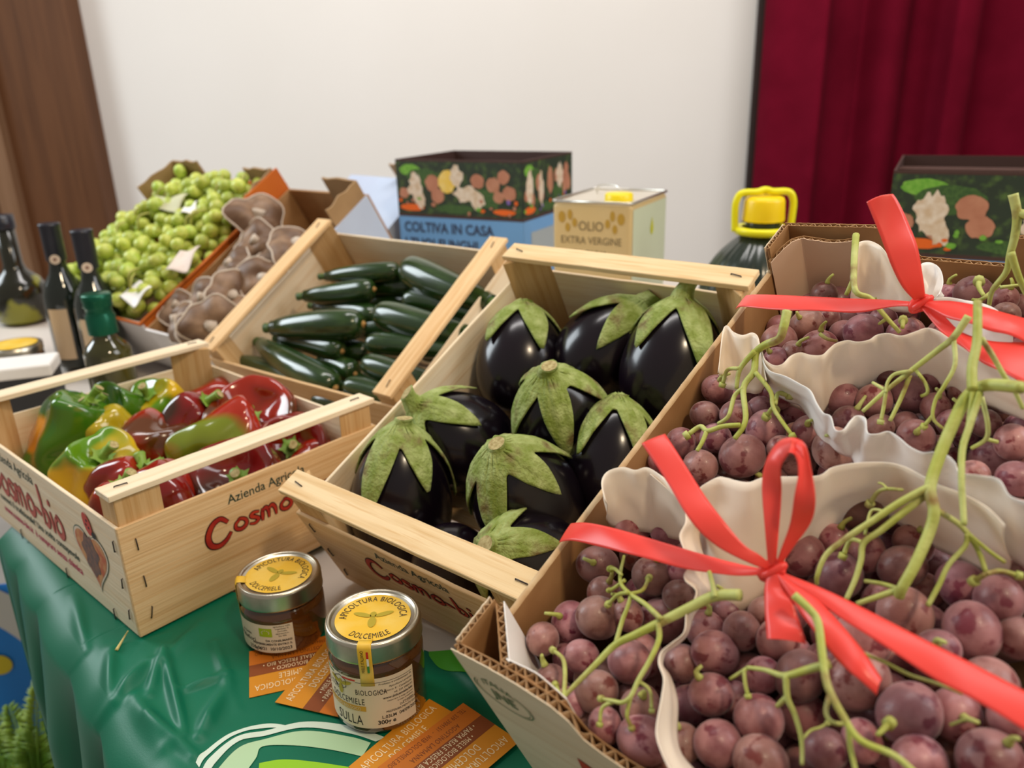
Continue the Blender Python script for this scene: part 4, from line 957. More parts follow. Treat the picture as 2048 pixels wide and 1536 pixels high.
ribbon(bw, 'loop', [(1582,876),(1610,888),(1622,935),(1631,1000),(1622,1045),(1590,1090),(1554,1140)], [(1576,905),(1592,915),(1596,950),(1588,1000),(1578,1050),(1563,1100),(1547,1138)], (.264, .258, .245, .225, .209), -.006)
ribbon(bw, 'tail', [(1536,1146),(1529,1175),(1530,1225),(1534,1278)], [(1556,1146),(1582,1190),(1598,1240),(1613,1286)], (.209, .207, .205, .203), .003)
ribbon(bw, 'tail', [(1552,1143),(1615,1182),(1670,1235),(1725,1300),(1764,1358)], [(1550,1152),(1598,1220),(1645,1285),(1700,1345),(1753,1389)], (.208, .208, .207, .202), .005)
ribbon(bw, 'tail', [(1552,1140),(1640,1175),(1720,1213),(1850,1280),(1950,1330),(2080,1398)], [(1550,1148),(1630,1198),(1720,1262),(1850,1345),(1950,1402),(2080,1478)], (.208, .208, .204, .204), .002)
def knot(root, px, py, h):
    bm = NB(); c = FG.hit(px, py, h)[0]
    for a in range(3):
        P = [c+Vector((.0050*cos(t+a)*.9, .0035*sin(t*1.3+a), .0030*sin(t+a*2))) for t in [i*.8 for i in range(8)]]
        tube(bm, P, .0021, 8, 3)
    build('knot', bm, RIBBON, root)
knot(bw, 1545, 1142, .208)
b2 = empty('ribbon_bow', FG.M, 'coral red ribbon over the rear grapes, one wide tail standing up by the printed box', 'ribbon', 'red ribbons tied across the grape box')
ribbon(b2, 'tail', [(1492,591),(1520,589),(1600,592),(1700,597),(1780,600),(1838,605)], [(1471,618),(1500,614),(1600,622),(1700,624),(1780,616),(1838,612)], (.188, .202, .207, .208))
ribbon(b2, 'tail', [(1733,404),(1760,470),(1782,530),(1805,575),(1834,606)], [(1786,388),(1815,440),(1836,500),(1846,555),(1852,606)], (.270, .250, .230, .208), .004)
ribbon(b2, 'tail', [(1845,602),(1900,602),(1960,612),(2010,626),(2080,645)], [(1843,612),(1890,632),(1950,652),(2010,668),(2080,700)], (.208, .214, .216, .210), .004)
ribbon(b2, 'tail', [(1843,606),(1885,630),(1925,665),(1990,683),(2080,684)], [(1836,612),(1880,660),(1938,706),(1990,738),(2080,786)], (.207, .205, .21, .21), .004)
knot(b2, 1842, 608, .208)
# ------------------------------------------------------------------ honey jars
HONEY = mat('dark_honey_in_glass', (.075, .022, .004), .06, (.12, .040, .007), 30, spec=.6, coat=.8, trans=.12)
LID = mat('brushed_gold_tin', (.62, .57, .46), .30, (.52, .47, .37), 60, metal=1)
LIDY = mat('lid_label_yellow', (.78, .47, .03), .45, (.82, .60, .16), 35, .45, .75)
LABEL = mat('label_cream', (.74, .62, .47), .5, (.78, .66, .51), 30)
ORG = mat('label_ochre', (.62, .33, .03), .5)
BEE = mat('bee_yellow', (.42, .32, .02), .5)
def jar(px, py, R, Hj, rot, label, big):
    c = onz(px, py, 0); M = Matrix.Translation((c.x, c.y, .0012)) @ Matrix.Rotation(rot, 4, 'Z')
    root = empty('honey_jar', M, label, 'jar', 'honey jars on the green cloth')
    lz = Hj-.016
    bm = NB(); Rg = R*.985
    lathe(bm, [(0, .002), (Rg*.80, .0), (Rg*.93, .0015), (Rg, .006), (Rg, lz-.012), (Rg*.985, lz-.008), (Rg*.93, lz-.005), (Rg*.90, lz-.003), (Rg*.90, lz+.004), (0, lz+.004)], 72); build('glass_body', bm, HONEY, root)
    bm = NB(); lathe(bm, [(R*.93, lz-.001), (R*.985, lz-.0012), (R*.995, lz-.0002), (R*.99, lz+.0008), (R*.985, lz+.0125), (R*.97, lz+.0148), (R*.94, lz+.0158), (R*.89, lz+.0158), (R*.865, lz+.0146), (R*.85, lz+.0140), (0, lz+.0140)], 72)
    lid = build('lid', bm, LID, root)
    zt = lz+.0142
    bm = NB(); rl = R*.78; poly(bm, [(rl*cos(2*pi*k/64), rl*sin(2*pi*k/64), zt) for k in range(64)]); lb = build('lid_label', bm, LIDY, lid, smooth=False)
    def arc(r, a0, sgn):   # letters along a circle, read from outside when sgn=1
        return lambda x, y: Vector(((r+sgn*y)*cos(a0-sgn*x/r), (r+sgn*y)*sin(a0-sgn*x/r), zt+.0003))
    bm = NB(); write(bm, 'APICOLTURA BIOLOGICA', .0080*R/.035, arc(rl*.70, pi/2, 1), xs=.62, align='C', space=1.10)
    write(bm, 'DOLCEMIELE', .0080*R/.035, arc(rl*.90, -pi/2, -1), xs=.66, align='C', space=1.08); build('lid_lettering', bm, BLACK, lid, smooth=False)
    bm = NB(); k = R/.035
    def ell(cx, cy, a, b, rot_, z=zt+.0004, n=20, f=None):
        P = []
        for i in range(n):
            t = 2*pi*i/n; x, y = a*cos(t), b*sin(t); P.append(Vector((cx+x*cos(rot_)-y*sin(rot_), cy+x*sin(rot_)+y*cos(rot_), z)))
        poly(bm, [f(p) if f else p for p in P])
    def bee(sc, cx, cy, f=None, z=zt+.0004):
        for a in ((0, -.0045, .0022, .0045, 0), (-.0058, .0022, .0052, .0017, -.35), (.0058, .0022, .0052, .0017, .35), (0, .002, .0018, .0024, 0)):
            ell(cx+a[0]*sc, cy+a[1]*sc, a[2]*sc, a[3]*sc, a[4], z, f=f)
    bee(1.35*k, 0, 0); build('bee_print', bm, BEE, lid, smooth=False)
    # paper seal: runs over the lid edge and down the side, at angle sa
    sa = -pi/2-.06 if big else -pi/2-.95
    wS = .0052
    path = [(rl*.96, zt+.0002), (R*.90, zt+.0018), (R*.96, zt+.0018), (R*1.003, zt-.001), (R*1.004, lz), (R*.985, lz-.004), (Rg*1.004, lz-.012), (Rg*1.004, lz-.020)]
    bm = NB(); rows = []
    for r_, z_ in path: rows.append([bm.verts.new((r_*cos(sa+w_/r_), r_*sin(sa+w_/r_), z_)) for w_ in [wS*(q/4-1)*1.0 for q in range(9)]])
    for a, b in zip(rows[:-1], rows[1:]):
        for q in range(8): bm.faces.new((a[q], a[q+1], b[q+1], b[q]))
    o = build('paper_seal', bm, LIDY, root); solid(o, .0003, 0)
    for ci, (z1, z2, cn) in enumerate(((zt-.003, zt-.009, 'red'), (zt-.009, zt-.0155, 'white'), (zt-.0155, zt-.0215, 'green'))):
        bm = NB()
        rr = R*1.012
        f = lambda w_, z_: Vector((rr*cos(sa+w_/rr), rr*sin(sa+w_/rr), z_))
        poly(bm, [f(.0012, z1), f(.0012, z2), f(.0028, z2), f(.0028, z1)])
        build('seal_stripe', bm, mat('stripe_'+cn, {'red': (.6, .02, .02), 'white': (.8, .8, .75), 'green': (.05, .25, .05)}[cn], .5), o, smooth=False)
    bm = NB(); write(bm, 'MIELE ITALIANO', .0034, lambda x, y: Vector((R*1.012*cos(sa-(y+.0008)/R), R*1.012*sin(sa-(y+.0008)/R), zt-.0215+x)), xs=.80); build('seal_lettering', bm, BLACK, o, smooth=False)
    # wrap-round label: s = arc length measured from the angle ca, z up
    rr = Rg*1.003
    if big: ca, s0, s1, z0, z1 = -pi/2, -.046, .0345, .0085, lz-.0135
    else: ca, s0, s1, z0, z1 = -pi/2+.22, -.044, .0215, .006, lz-.0135
    cyl = lambda lift=0: (lambda s, z: Vector(((rr+lift)*cos(ca+s/rr), (rr+lift)*sin(ca+s/rr), z)))
    bm = NB(); q = cyl(); n = 40; grid(bm, lambda u, v: q(s0+(s1-s0)*u, z0+(z1-z0)*v), n, 4); lo = build('label', bm, LABEL, root)
    q = cyl(.0002)
    if big:
        bm = NB(); write(bm, 'BIOLOGICA', .0066, lambda x, y: q(-.0125+x, z0+.0310+y), xs=.62, space=1.15); write(bm, 'APICOLTURA', .0066, lambda x, y: q(-.0265+x, z0+.0310+y), xs=.62, align='R', space=1.1)
        write(bm, 'DOLCEMIELE', .0078, lambda x, y: q(-.0215+x, z0+.0220+y), xs=.62, align='C', space=1.15); write(bm, 'SULLA', .0125, lambda x, y: q(-.0205+x, z0+.0030+y), xs=.62, align='C', space=1.1)
        write(bm, '300g e', .0052, lambda x, y: q(.0025+x, z0+.0035+y), bold=.0001); write(bm, 'L.03LM  04/09/2024', .0040, lambda x, y: q(.0060+x, z0+.0085+y), xs=.95, bold=.00005)
        write(bm, 'PREFERIBILMENTE ENTRO', .0026, lambda x, y: q(.0095+x, z0+.0132+y)); write(bm, 'DA CONSUMARSI', .0026, lambda x, y: q(.0205+x, z0+.0165+y))
        write(bm, 'www.dolcemiele.bio', .0030, lambda x, y: q(.0325+x, z0+.0262+y), align='R', bold=.00005)
        for j, tx in enumerate(('Prodotto e confezionato da', 'Apicoltura Lamanna', 'via Rochicco, 8 - Castelluccio', 'tel. 339 3984151')): write(bm, tx, .0024, lambda x, y: q(.0325+x, z0+.0395-.0033*j+y), align='R')
        for j, tx in enumerate(('conservare in luogo asciutto', 'il miele cristallizza', 'non scaldare')): write(bm, tx, .0019, lambda x, y: q(.0325+x, z0+.0235-.0026*j+y), align='R')
        build('label_lettering', bm, BLACK, lo, smooth=False)
        bm = NB(); P = [(-.0265+.0068*sin(a), z0+.0385+.0062*cos(a)) for a in [pi/3*i for i in range(7)]]
        tube(bm, [q(*p) for p in P], .00022, 5, smooth=False); build('hexagon_print', bm, BLACK, lo)
        bm = NB(); q3 = cyl(.0004); bee(1.0, 0, 0, f=lambda p: q3(-.0260+p.x, z0+.0370+p.y), z=0); build('bee_print', bm, BEE, lo, smooth=False)
        bm = NB(); grid(bm, lambda u, v: q(-.046+.0405*u, z0+.0160+.0046*v), 24, 1); ob = build('ochre_band', bm, ORG, lo)
        bm = NB(); write(bm, 'MIELE ITALIANO BIOLOGICO', .0040, lambda x, y: cyl(.0004)(-.0095+x, z0+.0168+y), xs=.72, align='R'); build('band_lettering', bm, LABEL, lo, smooth=False)
        bm = NB(); grid(bm, lambda u, v: q(-.0235+.0115*u, z1-.0030+.0014*v+.0*u), 8, 1); build('red_dash', bm, mat('stripe_red', (.6, .02, .02), .5), lo)
        bm = NB(); grid(bm, lambda u, v: q(-.0455+.0115*u, z1-.0030+.0014*v), 8, 1); build('green_dash', bm, mat('stripe_green', (.05, .25, .05), .5), lo)
        bm = NB(); tube(bm, [q(s, z1-.0038) for s in [-.012+.045*i/12 for i in range(13)]], .00012, 4, smooth=False); build('thin_rule', bm, BLACK, lo)
    else:
        bm = NB(); write(bm, 'L 04/21  10/10/2023', .0042, lambda x, y: q(.0185+x, z0+.0028+y), align='R', bold=.00008); write(bm, 'PREFERIBILMENTE ENTRO IL', .0029, lambda x, y: q(.0195+x, z0+.0078+y), align='R', bold=.00006)
        write(bm, 'DA CONSUMARSI', .0029, lambda x, y: q(.0195+x, z0+.0115+y), align='R', bold=.00006); write(bm, 'Millefiori', .0062, lambda x, y: q(-.0135+x, z0+.0098+y), align='R'); write(bm, '250g e', .0050, lambda x, y: q(-.0085+x, z0+.0022+y), align='R')
        write(bm, 'di Sicilia', .0040, lambda x, y: q(-.0175+x, z0+.0160+y), align='R')
        for j in range(5): write(bm, ('agricoltura italia', 'organismo di', 'controllo', 'operatore n.', 'bio 006')[j], .0022, lambda x, y: q(.0120+x, z0+.0262-.0024*j+y), align='C')
        build('label_lettering', bm, BLACK, lo, smooth=False)
        bm = NB(); grid(bm, lambda u, v: q(-.0085+.0118*u, z0+.0165+.0085*v), 8, 1); g_ = build('green_emblem', bm, mat('emblem_green', (.36, .48, .01), .5), lo)
        bm = NB(); write(bm, '✩', .001, lambda x, y: q(x, y)) if 0 else None
        for j in range(9):
            a = pi*j/8*1.3-.4; p = (-.0026+.0034*cos(a), z0+.0208+.0022*sin(a)); poly(bm, [cyl(.0004)(p[0]+.0005*cos(t), p[1]+.0005*sin(t)) for t in [2*pi*i/6 for i in range(6)]])
        build('emblem_stars', bm, LABEL, lo, smooth=False)
jar(764, 1408, .0372, .0840, .03, 'taller honey jar with a 300 g label, in front beside the cardboard box', True)
jar(575, 1266, .0372, .0640, -.33, 'shorter honey jar with a green emblem label, by the pepper crate', False)

# ------------------------------------------------------------------ business cards
CO1 = mat('card_amber', (.66, .27, .015), .45, (.60, .22, .012), 12); CO2 = mat('card_orange', (.58, .16, .012), .45); CBR = mat('card_brown_band', (.24, .060, .014), .45)
CW = mat('card_cream_ink', (.85, .68, .42), .5); CDK = mat('card_brown_ink', (.20, .05, .012), .5)
def card(o, ux, vy, z, label, tilt=0):
    """o = corner, ux = reading direction of the long edge, vy = towards the top of the card; .085 x .060"""
    Wc, Hc_ = .0855, .0605
    n = Vector((0, 0, 1)); ux = Vector(ux).normalized(); vy = n.cross(ux)
    M = frame3((o.x, o.y, z), ux, vy); M = M @ Matrix.Rotation(tilt, 4, 'Y')
    root = empty('business_card', M, label, 'card', 'orange business cards on the cloth')
    bm = NB(); box(bm, 0, Wc, 0, Hc_, 0, .0004); build('card', bm, CO1, root, smooth=False)
    for nm, a, b, m in (('lower_band', 0, .0200, CO2), ('brown_band', .0200, .0350, CBR)):
        bm = NB(); poly(bm, [(0, a, .0005), (Wc, a, .0005), (Wc, b, .0005), (0, b, .0005)]); build(nm, bm, m, root, smooth=False)
    P = lambda x0, y0: (lambda x, y: Vector((x0+x, y0+y, .00065)))
    bm = NB(); write(bm, 'APICOLTURA BIOLOGICA', .0098, P(Wc/2, .0478), xs=.62, align='C', space=1.1); write(bm, 'DOLCEMIELE', .0098, P(Wc/2, .0378), xs=.62, align='C', space=1.1)
    write(bm, '• MIELE BIOLOGICO •', .0068, P(Wc/2, .0282), xs=.66, align='C', space=1.1); write(bm, '• PAPPA REALE FRESCA BIO •', .0068, P(Wc/2, .0215), xs=.66, align='C', space=1.1)
    build('cream_lettering', bm, CW, root, smooth=False)
    bm = NB(); write(bm, 'AGOSTINO LAMANNA', .0066, P(Wc/2, .0125), xs=.66, align='C', space=1.1); write(bm, 'TEL 339 3984151  -  WEB DOLCEMIELE.BIO', .0062, P(Wc/2, .0042), xs=.60, align='C', space=1.1)
    build('brown_lettering', bm, CDK, root, smooth=False)
# cards 2 and 3 read up to the right; 1 and 4 lie upside down
a, b = onz(551, 1411), onz(655, 1285); d = (b-a).normalized(); up = Vector((-d.y, d.x, 0)); card(a-up*.0605, d, up, .0030, 'business card under the left side of the taller jar, reading up to the right')
a, b = onz(499, 1403), onz(499, 1307); v = (b-a).normalized(); r_ = Vector((v.y, -v.x, 0)); o_ = b+r_*.0855; card(o_, -r_, -v, .0016, 'upside down business card directly in front of the shorter honey jar')
a, b = onz(703, 1536), onz(859, 1404); d = (b-a).normalized(); up = Vector((-d.y, d.x, 0)); card(b-d*.0855-up*.0605, d, up, .0028, 'business card in front of the taller jar, reading up to the right')
a, b = onz(927, 1416), onz(1040, 1493); s_ = (b-a).normalized(); L_ = Vector((s_.y, -s_.x, 0)); L_ = L_ if L_.y < 0 else -L_
card(a, L_, Vector((0, 0, 1)).cross(L_), .0046, 'upside down business card overlapping the lowest one, nearest the cardboard box')

# ------------------------------------------------------------------ printed mushroom boxes, oil tin, oil bottle
def blob(bm, f, cx, cy, a, b, z, sd, rough=.15, n=40, mi=0):
    poly(bm, [f(cx+a*cos(t)*(1+rough*noise.noise(Vector((cos(t)*2, sin(t)*2, sd)))*2), cy+b*sin(t)*(1+rough*noise.noise(Vector((cos(t)*2.4, sin(t)*2.4, sd+9)))*2), z) for t in [2*pi*i/n for i in range(n)]], mi)
ART = [mat('art_foliage', (.02, .035, .02), .6, (.07, .13, .03), 60, .5, .7), mat('art_white_coral', (.75, .66, .55), .6, (.60, .45, .30), 90), mat('art_brown_cap', (.42, .17, .10), .6, (.50, .23, .14), 40),
       mat('art_yellow', (.78, .52, .06), .6, (.82, .62, .2), 60), mat('art_orange', (.75, .13, .01), .6), mat('art_green', (.12, .35, .03), .6, (.2, .45, .06), 150), mat('art_light_brown', (.50, .24, .15), .6, (.42, .18, .1), 50),
       mat('art_violet', (.2, .12, .4), .6), mat('art_grey_blue', (.10, .14, .22), .6), mat('art_moss', (.03, .08, .02), .6, (.06, .13, .03), 200)]
BLUE = mat('printed_sky_blue', (.16, .36, .66), .45, (.14, .33, .62), 3)
BRIM = mat('dark_brown_print', (.055, .025, .02), .6)
INKB = mat('navy_ink', (.03, .04, .09), .6)
def mush_box(P, yaw, W, D, H, label, open_=True, seed=0, strip=.105, variant=0, inner=True):
    M = Matrix.Translation(P) @ Matrix.Rotation(yaw, 4, 'Z')
    root = empty('printed_box', M, label, 'box', 'printed mushroom kit boxes')
    t = .003
    for nm, x0, x1, y0, y1 in (('front_panel', 0, W, 0, t), ('back_panel', 0, W, D-t, D), ('side_panel', 0, t, t, D-t), ('side_panel', W-t, W, t, D-t)):
        bm = NB(); box(bm, x0, x1, y0, y1, 0, H); build(nm, bm, BRIM, root, smooth=False)
    bm = NB(); box(bm, t, W-t, t, D-t, .01, .014); build('bottom', bm, KRAFT, root, smooth=False)
    if inner:
        for k, (y0, hh) in enumerate(((D*.28, H-.004), (D*.62, H-.010))):
            bm = NB(); box(bm, t, W-t, y0, y0+.012, .02, hh); build('inner_divider', bm, mat('inner_dark_board', (.10, .05, .04), .7), root, smooth=False)
    bm = NB(); poly(bm, [(0, -.0002, 0), (W, -.0002, 0), (W, -.0002, H-strip), (0, -.0002, H-strip)]); poly(bm, [(W+.0002, 0, 0), (W+.0002, D, 0), (W+.0002, D, H-strip), (W+.0002, 0, H-strip)]); build('blue_print', bm, BLUE, root, smooth=False)
    ff = lambda x, y, z: Vector((x, -z, y)); fs = lambda x, y, z: Vector((W+z, x, y))
    for f, Wd, sd in ((ff, W, seed), (fs, D, seed+5)):
        fr = build_panel = NB(); z0 = H-strip
        poly(fr, [f(0, z0, .0004), f(Wd, z0, .0004), f(Wd, H-.004, .0004), f(0, H-.004, .0004)]); art = build('printed_picture', fr, ART[0], root, smooth=False)
        bm = NB(); poly(bm, [f(0, z0-.006, .0005), f(Wd, z0-.006, .0005), f(Wd, z0, .0005), f(0, z0, .0005)]); build('dark_border', bm, BRIM, root, smooth=False); bm = NB(); poly(bm, [f(0, H-.004, .0005), f(Wd, H-.004, .0005), f(Wd, H, .0005), f(0, H, .0005)]); build('dark_border', bm, BRIM, root, smooth=False)
        bm = NB(); u = Wd/.25; rg = random.Random(sd+1); k = strip/.105
        blobs = [(.03, .085, .030, .012, 5), (.055, .07, .045, .02, 9), (.18, .035, .05, .018, 9), (.03, .012, .035, .008, 4), (.215, .010, .03, .006, 4), (.12, .012, .05, .010, 9), (.075, .060, .020, .018, 2), (.085, .036, .018, .016, 2), (.045, .03, .012, .012, 6)]
        blobs += [(.165, .066, .018, .015, 2), (.195, .060, .018, .016, 6), (.215, .075, .016, .014, 2), (.225, .045, .018, .015, 2), (.205, .038, .014, .012, 6), (.015, .04, .014, .012, 2)]
        blobs += [(.105, .064, .024, .024, 3), (.125, .075, .018, .020, 1)] if f is ff and variant == 0 else []
        blobs += [(.04, .052, .020, .030, 1), (.05, .026, .012, .018, 1), (.145, .040, .038, .018, 1), (.165, .030, .018, .018, 1)] if f is ff else [(.03, .055, .022, .032, 1), (.085, .05, .016, .03, 1), (.13, .06, .02, .028, 6), (.18, .065, .022, .026, 1), (.22, .05, .02, .02, 2)]
        for j in range(14): blobs.append((rg.uniform(.0, .25), rg.uniform(.004, .03), rg.uniform(.003, .007), rg.uniform(.002, .005), rg.choice((4, 7, 5, 2))))
        for q, (cx, cy, a, b, mi) in enumerate(blobs):
            cx_ = min(max(cx*u, a*u*.75), Wd-a*u*.75); cy_ = min(max(cy*k, b*k*.8), (strip-.006)-b*k)
            blob(bm, f, cx_, z0+cy_, a*u*.72, b*k*.9, .0006+.00004*q, q+seed, .28 if mi == 1 else .10, mi=mi)
        build('picture_shapes', bm, ART, art, smooth=False)
    return root, ff, fs
BO = at(790, 318, 1.60); b2_ = at(1044, 318, 1.47); yaw = atan2(b2_.y-BO.y, b2_.x-BO.x); Wb = (Vector((b2_.x-BO.x, b2_.y-BO.y))).length
far = at(1149, 296, 1.66); Db = ((Vector((far.x-b2_.x, far.y-b2_.y))).length)
HB_ = BO.z
mb, ff, fs = mush_box((BO.x, BO.y, .0), yaw, Wb, Db*.95, HB_, 'blue printed box with a mushroom picture, standing at the back centre beside the oil tin', seed=0, inner=False)
bm = NB(); write(bm, 'COLTIVA IN CASA', .0275, lambda x, y: ff(.012+x, HB_-.141+y, .0008), xs=.92, bold=.0006); write(bm, 'I TUOI FUNGHI', .0275, lambda x, y: ff(.012+x, HB_-.173+y, .0008), xs=.92, bold=.0006)
build('box_lettering', bm, INKB, mb, smooth=False)
bm = NB(); poly(bm, [fs(x, y, .0008) for x, y in ((.03, HB_-.20), (Db*.8, HB_-.20), (Db*.8, HB_-.135), (.03, HB_-.135))]); build('grey_sticker', bm, mat('sticker_grey', (.35, .40, .42), .5), mb, smooth=False)
RO = at(1788, 341, 1.12); r2_ = at(2060, 345, 1.05); yaw = atan2(r2_.y-RO.y, r2_.x-RO.x)
mb2, ff2, fs2 = mush_box((RO.x, RO.y, 0), yaw, .34, .26, RO.z, 'open blue printed box with a white coral mushroom picture, behind the grape box at right', seed=3, strip=.112, variant=1)
# tin
T0 = at(1104, 399, 1.28); t1 = at(1264, 408, 1.22); yaw = atan2(t1.y-T0.y, t1.x-T0.x); Wt = (Vector((t1.x-T0.x, t1.y-T0.y))).length; t2 = at(1336, 380, 1.36); Dt = (Vector((t2.x-t1.x, t2.y-t1.y))).length
Ht = T0.z
tin = empty('oil_tin', Matrix.Translation((T0.x, T0.y, 0)) @ Matrix.Rotation(yaw, 4, 'Z'), 'cream and gold olive oil tin with yellow cap, right of the blue box', 'tin')
TINF = mat('tin_gold_cream', (.62, .45, .20), .40, (.66, .50, .25), 6, spec=.6); TING = mat('tin_pale_green', (.64, .70, .50), .35, (.62, .68, .48), 4, spec=.6); TINM = mat('tin_metal', (.68, .66, .60), .3, metal=1)
bm = NB(); box(bm, 0, Wt, 0, Dt, .002, Ht-.004); o = build('body', bm, TINF, tin, smooth=False); bevel(o, .008, 4)
for p_ in o.data.polygons: p_.use_smooth = True
bm = NB(); poly(bm, [(Wt+.0003, .006, .01), (Wt+.0003, Dt-.006, .01), (Wt+.0003, Dt-.006, Ht-.012), (Wt+.0003, .006, Ht-.012)]); build('green_side', bm, TING, tin, smooth=False)
bm = NB(); P = [(.006, 0), (Wt-.006, 0), (Wt, .006), (Wt, Dt-.006), (Wt-.006, Dt), (.006, Dt), (0, Dt-.006), (0, .006), (.006, 0)]
tube(bm, [(x, y, Ht-.002) for x, y in P], .0022, 8, smooth=False); build('rim', bm, TINM, tin)
bm = NB(); box(bm, .004, Wt-.004, .004, Dt-.004, Ht-.006, Ht-.0035); build('top_plate', bm, mat('tin_top', (.66, .60, .50), .35, metal=.4), tin, smooth=False)
bm = NB(); lathe(bm, [(0, .012), (.020, .012), (.022, .010), (.0225, 0)], 32, Matrix.Translation((Wt*.72, Dt*.25, Ht-.0035))); build('cap', bm, mat('cap_yellow', (.85, .66, .01), .35), tin)
bm = NB(); tube(bm, [(Wt*.2, Dt*.7, Ht-.004), (Wt*.25, Dt*.68, Ht+.010), (Wt*.55, Dt*.55, Ht+.012), (Wt*.60, Dt*.53, Ht-.004)], .0016, 8); build('handle', bm, TINM, tin)
tf = lambda x, y: Vector((x, -.0006, y))
bm = NB(); 
for j, (tx, sz) in enumerate((('OLIO', .021), ('EXTRA VERGINE', .0165), ('DI OLIVA', .0165))): write(bm, tx, sz, lambda x, y: tf(Wt/2+x, Ht-.046-.021*j+y), xs=.86, align='C')
build('tin_lettering', bm, mat('tin_brown_ink', (.20, .15, .07), .6), tin, smooth=False)
for sx in (-1, 1):
    bm = NB()
    for (x, y, a, b_) in ((.050, -.020, .006, .009), (.036, -.016, .004, .008), (.028, -.028, .004, .007), (.040, -.036, .004, .007)):
        poly(bm, [tf(Wt/2+sx*x+a*cos(t), Ht+y-.006+b_*sin(t)) for t in [2*pi*i/16 for i in range(16)]])
    build('leaf_ornament', bm, mat('tin_ochre', (.50, .30, .04), .5), tin, smooth=False)
bm = NB(); poly(bm, [Vector((Wt+.0009, Dt*.55+.0075*cos(t)*(1 if sin(t) < 0 else 1-.85*sin(t)), Ht-.052+.018*sin(t)*(1 if sin(t) > 0 else .6))) for t in [2*pi*i/30 for i in range(30)]]); build('drop_mark', bm, mat('drop_yellow', (.55, .55, .01), .5), tin, smooth=False)
# big oil bottle with yellow cap and carrying ring
B0 = at(1524, 470, 1.20); Hn = B0.z
btl = empty('oil_bottle', (B0.x, B0.y, 0), 'large dark oil bottle with yellow cap and carrying handle, before the curtain edge', 'bottle')
DG = mat('dark_oil_plastic', (.012, .018, .014), .25, (.02, .03, .02), 20, coat=.3)
bm = NB(); seg = 72; prof = [(0, .002), (.075, 0), (.086, .01), (.088, .10), (.088, Hn-.13), (.084, Hn-.075), (.066, Hn-.035), (.040, Hn-.008), (.027, Hn+.002), (.024, Hn+.008), (.024, Hn+.022), (0, Hn+.022)]
P = cat_rom([(r, z, 0) for r, z in prof], 3); prev = None
for p_ in P:
    ring = [bm.verts.new((max(p_.x, .0002)*(1+(.03*cos(24*2*pi*k/seg) if .03 < p_.x and p_.y > Hn-.13 else 0))*cos(2*pi*k/seg), max(p_.x, .0002)*(1+(.03*cos(24*2*pi*k/seg) if .03 < p_.x and p_.y > Hn-.13 else 0))*sin(2*pi*k/seg), p_.y)) for k in range(seg)]
    if prev:
        for k in range(seg): bm.faces.new((prev[k], prev[(k+1) % seg], ring[(k+1) % seg], ring[k]))
    prev = ring
build('body', bm, DG, btl)
YC = mat('yellow_cap', (.86, .60, .0), .35, (.9, .64, .01), 9, sss=.1); YH = mat('yellow_handle', (.80, .74, .0), .35, (.84, .78, .01), 9)
bm = NB(); lathe(bm, [(.0235, Hn+.0215), (.030, Hn+.0215), (.0305, Hn+.024), (.0290, Hn+.050), (.027, Hn+.055), (.022, Hn+.057), (0, Hn+.057)], 40); build('cap', bm, YC, btl)
bm = NB(); lathe(bm, [(.030, Hn+.006), (.040, Hn+.003), (.042, Hn+.009), (.041, Hn+.013), (.030, Hn+.013)], 40); hd = build('collar', bm, YH, btl)
bm = NB(); n = 24; P = [(-.041, 0, Hn+.007), (-.0425, 0, Hn+.030), (-.042, 0, Hn+.050), (-.034, 0, Hn+.062), (-.012, 0, Hn+.063), (0, 0, Hn+.066), (.012, 0, Hn+.063), (.034, 0, Hn+.062), (.042, 0, Hn+.050), (.0425, 0, Hn+.030), (.041, 0, Hn+.007)]
tube(bm, P, .0052, 10); build('handle', bm, YH, btl)

# ------------------------------------------------------------------ bottles and jars behind the pepper crate (left)
GLS = mat('black_wine_glass', (.008, .012, .009), .08, (.012, .018, .012), 8, coat=.6); CAPS = mat('black_capsule', (.012, .013, .02), .3, (.02, .02, .03), 20); WL = mat('cream_label', (.66, .48, .30), .6, (.70, .52, .34), 9)
def bottle(px, pyt, d, R, neck, Hs_, label, kind='wine', glass=None, k=1.0):
    p = at(px, pyt, d); H = p.z
    root = empty('bottle', (p.x, p.y, 0), label, 'bottle', 'dark bottles behind the pepper crate')
    g = glass or GLS
    hs = H-Hs_
    prof = [(0, .003), (R*.85, .0), (R, .006), (R, hs), (R*.97, hs+.012*k), (R*.80, hs+.030*k), (neck*1.25, hs+.048*k), (neck, hs+.062*k), (neck*.96, H-.002), (0, H-.002)]
    bm = NB(); lathe(bm, [tuple(q)[:2] for q in prof], 40); build('glass_body', bm, g, root)
    return root, H, hs, p
DTC = (Vector((CO.x, CO.y, 0)))
def facing(p): return atan2(CO.y-p.y, CO.x-p.x)
def wrap(root, R, a0, a1, z0, z1, m, nm='label', lift=.0005):
    bm = NB(); grid(bm, lambda u, v: Vector(((R+lift)*cos(a0+(a1-a0)*u), (R+lift)*sin(a0+(a1-a0)*u), z0+(z1-z0)*v)), 20, 2); return build(nm, bm, m, root)
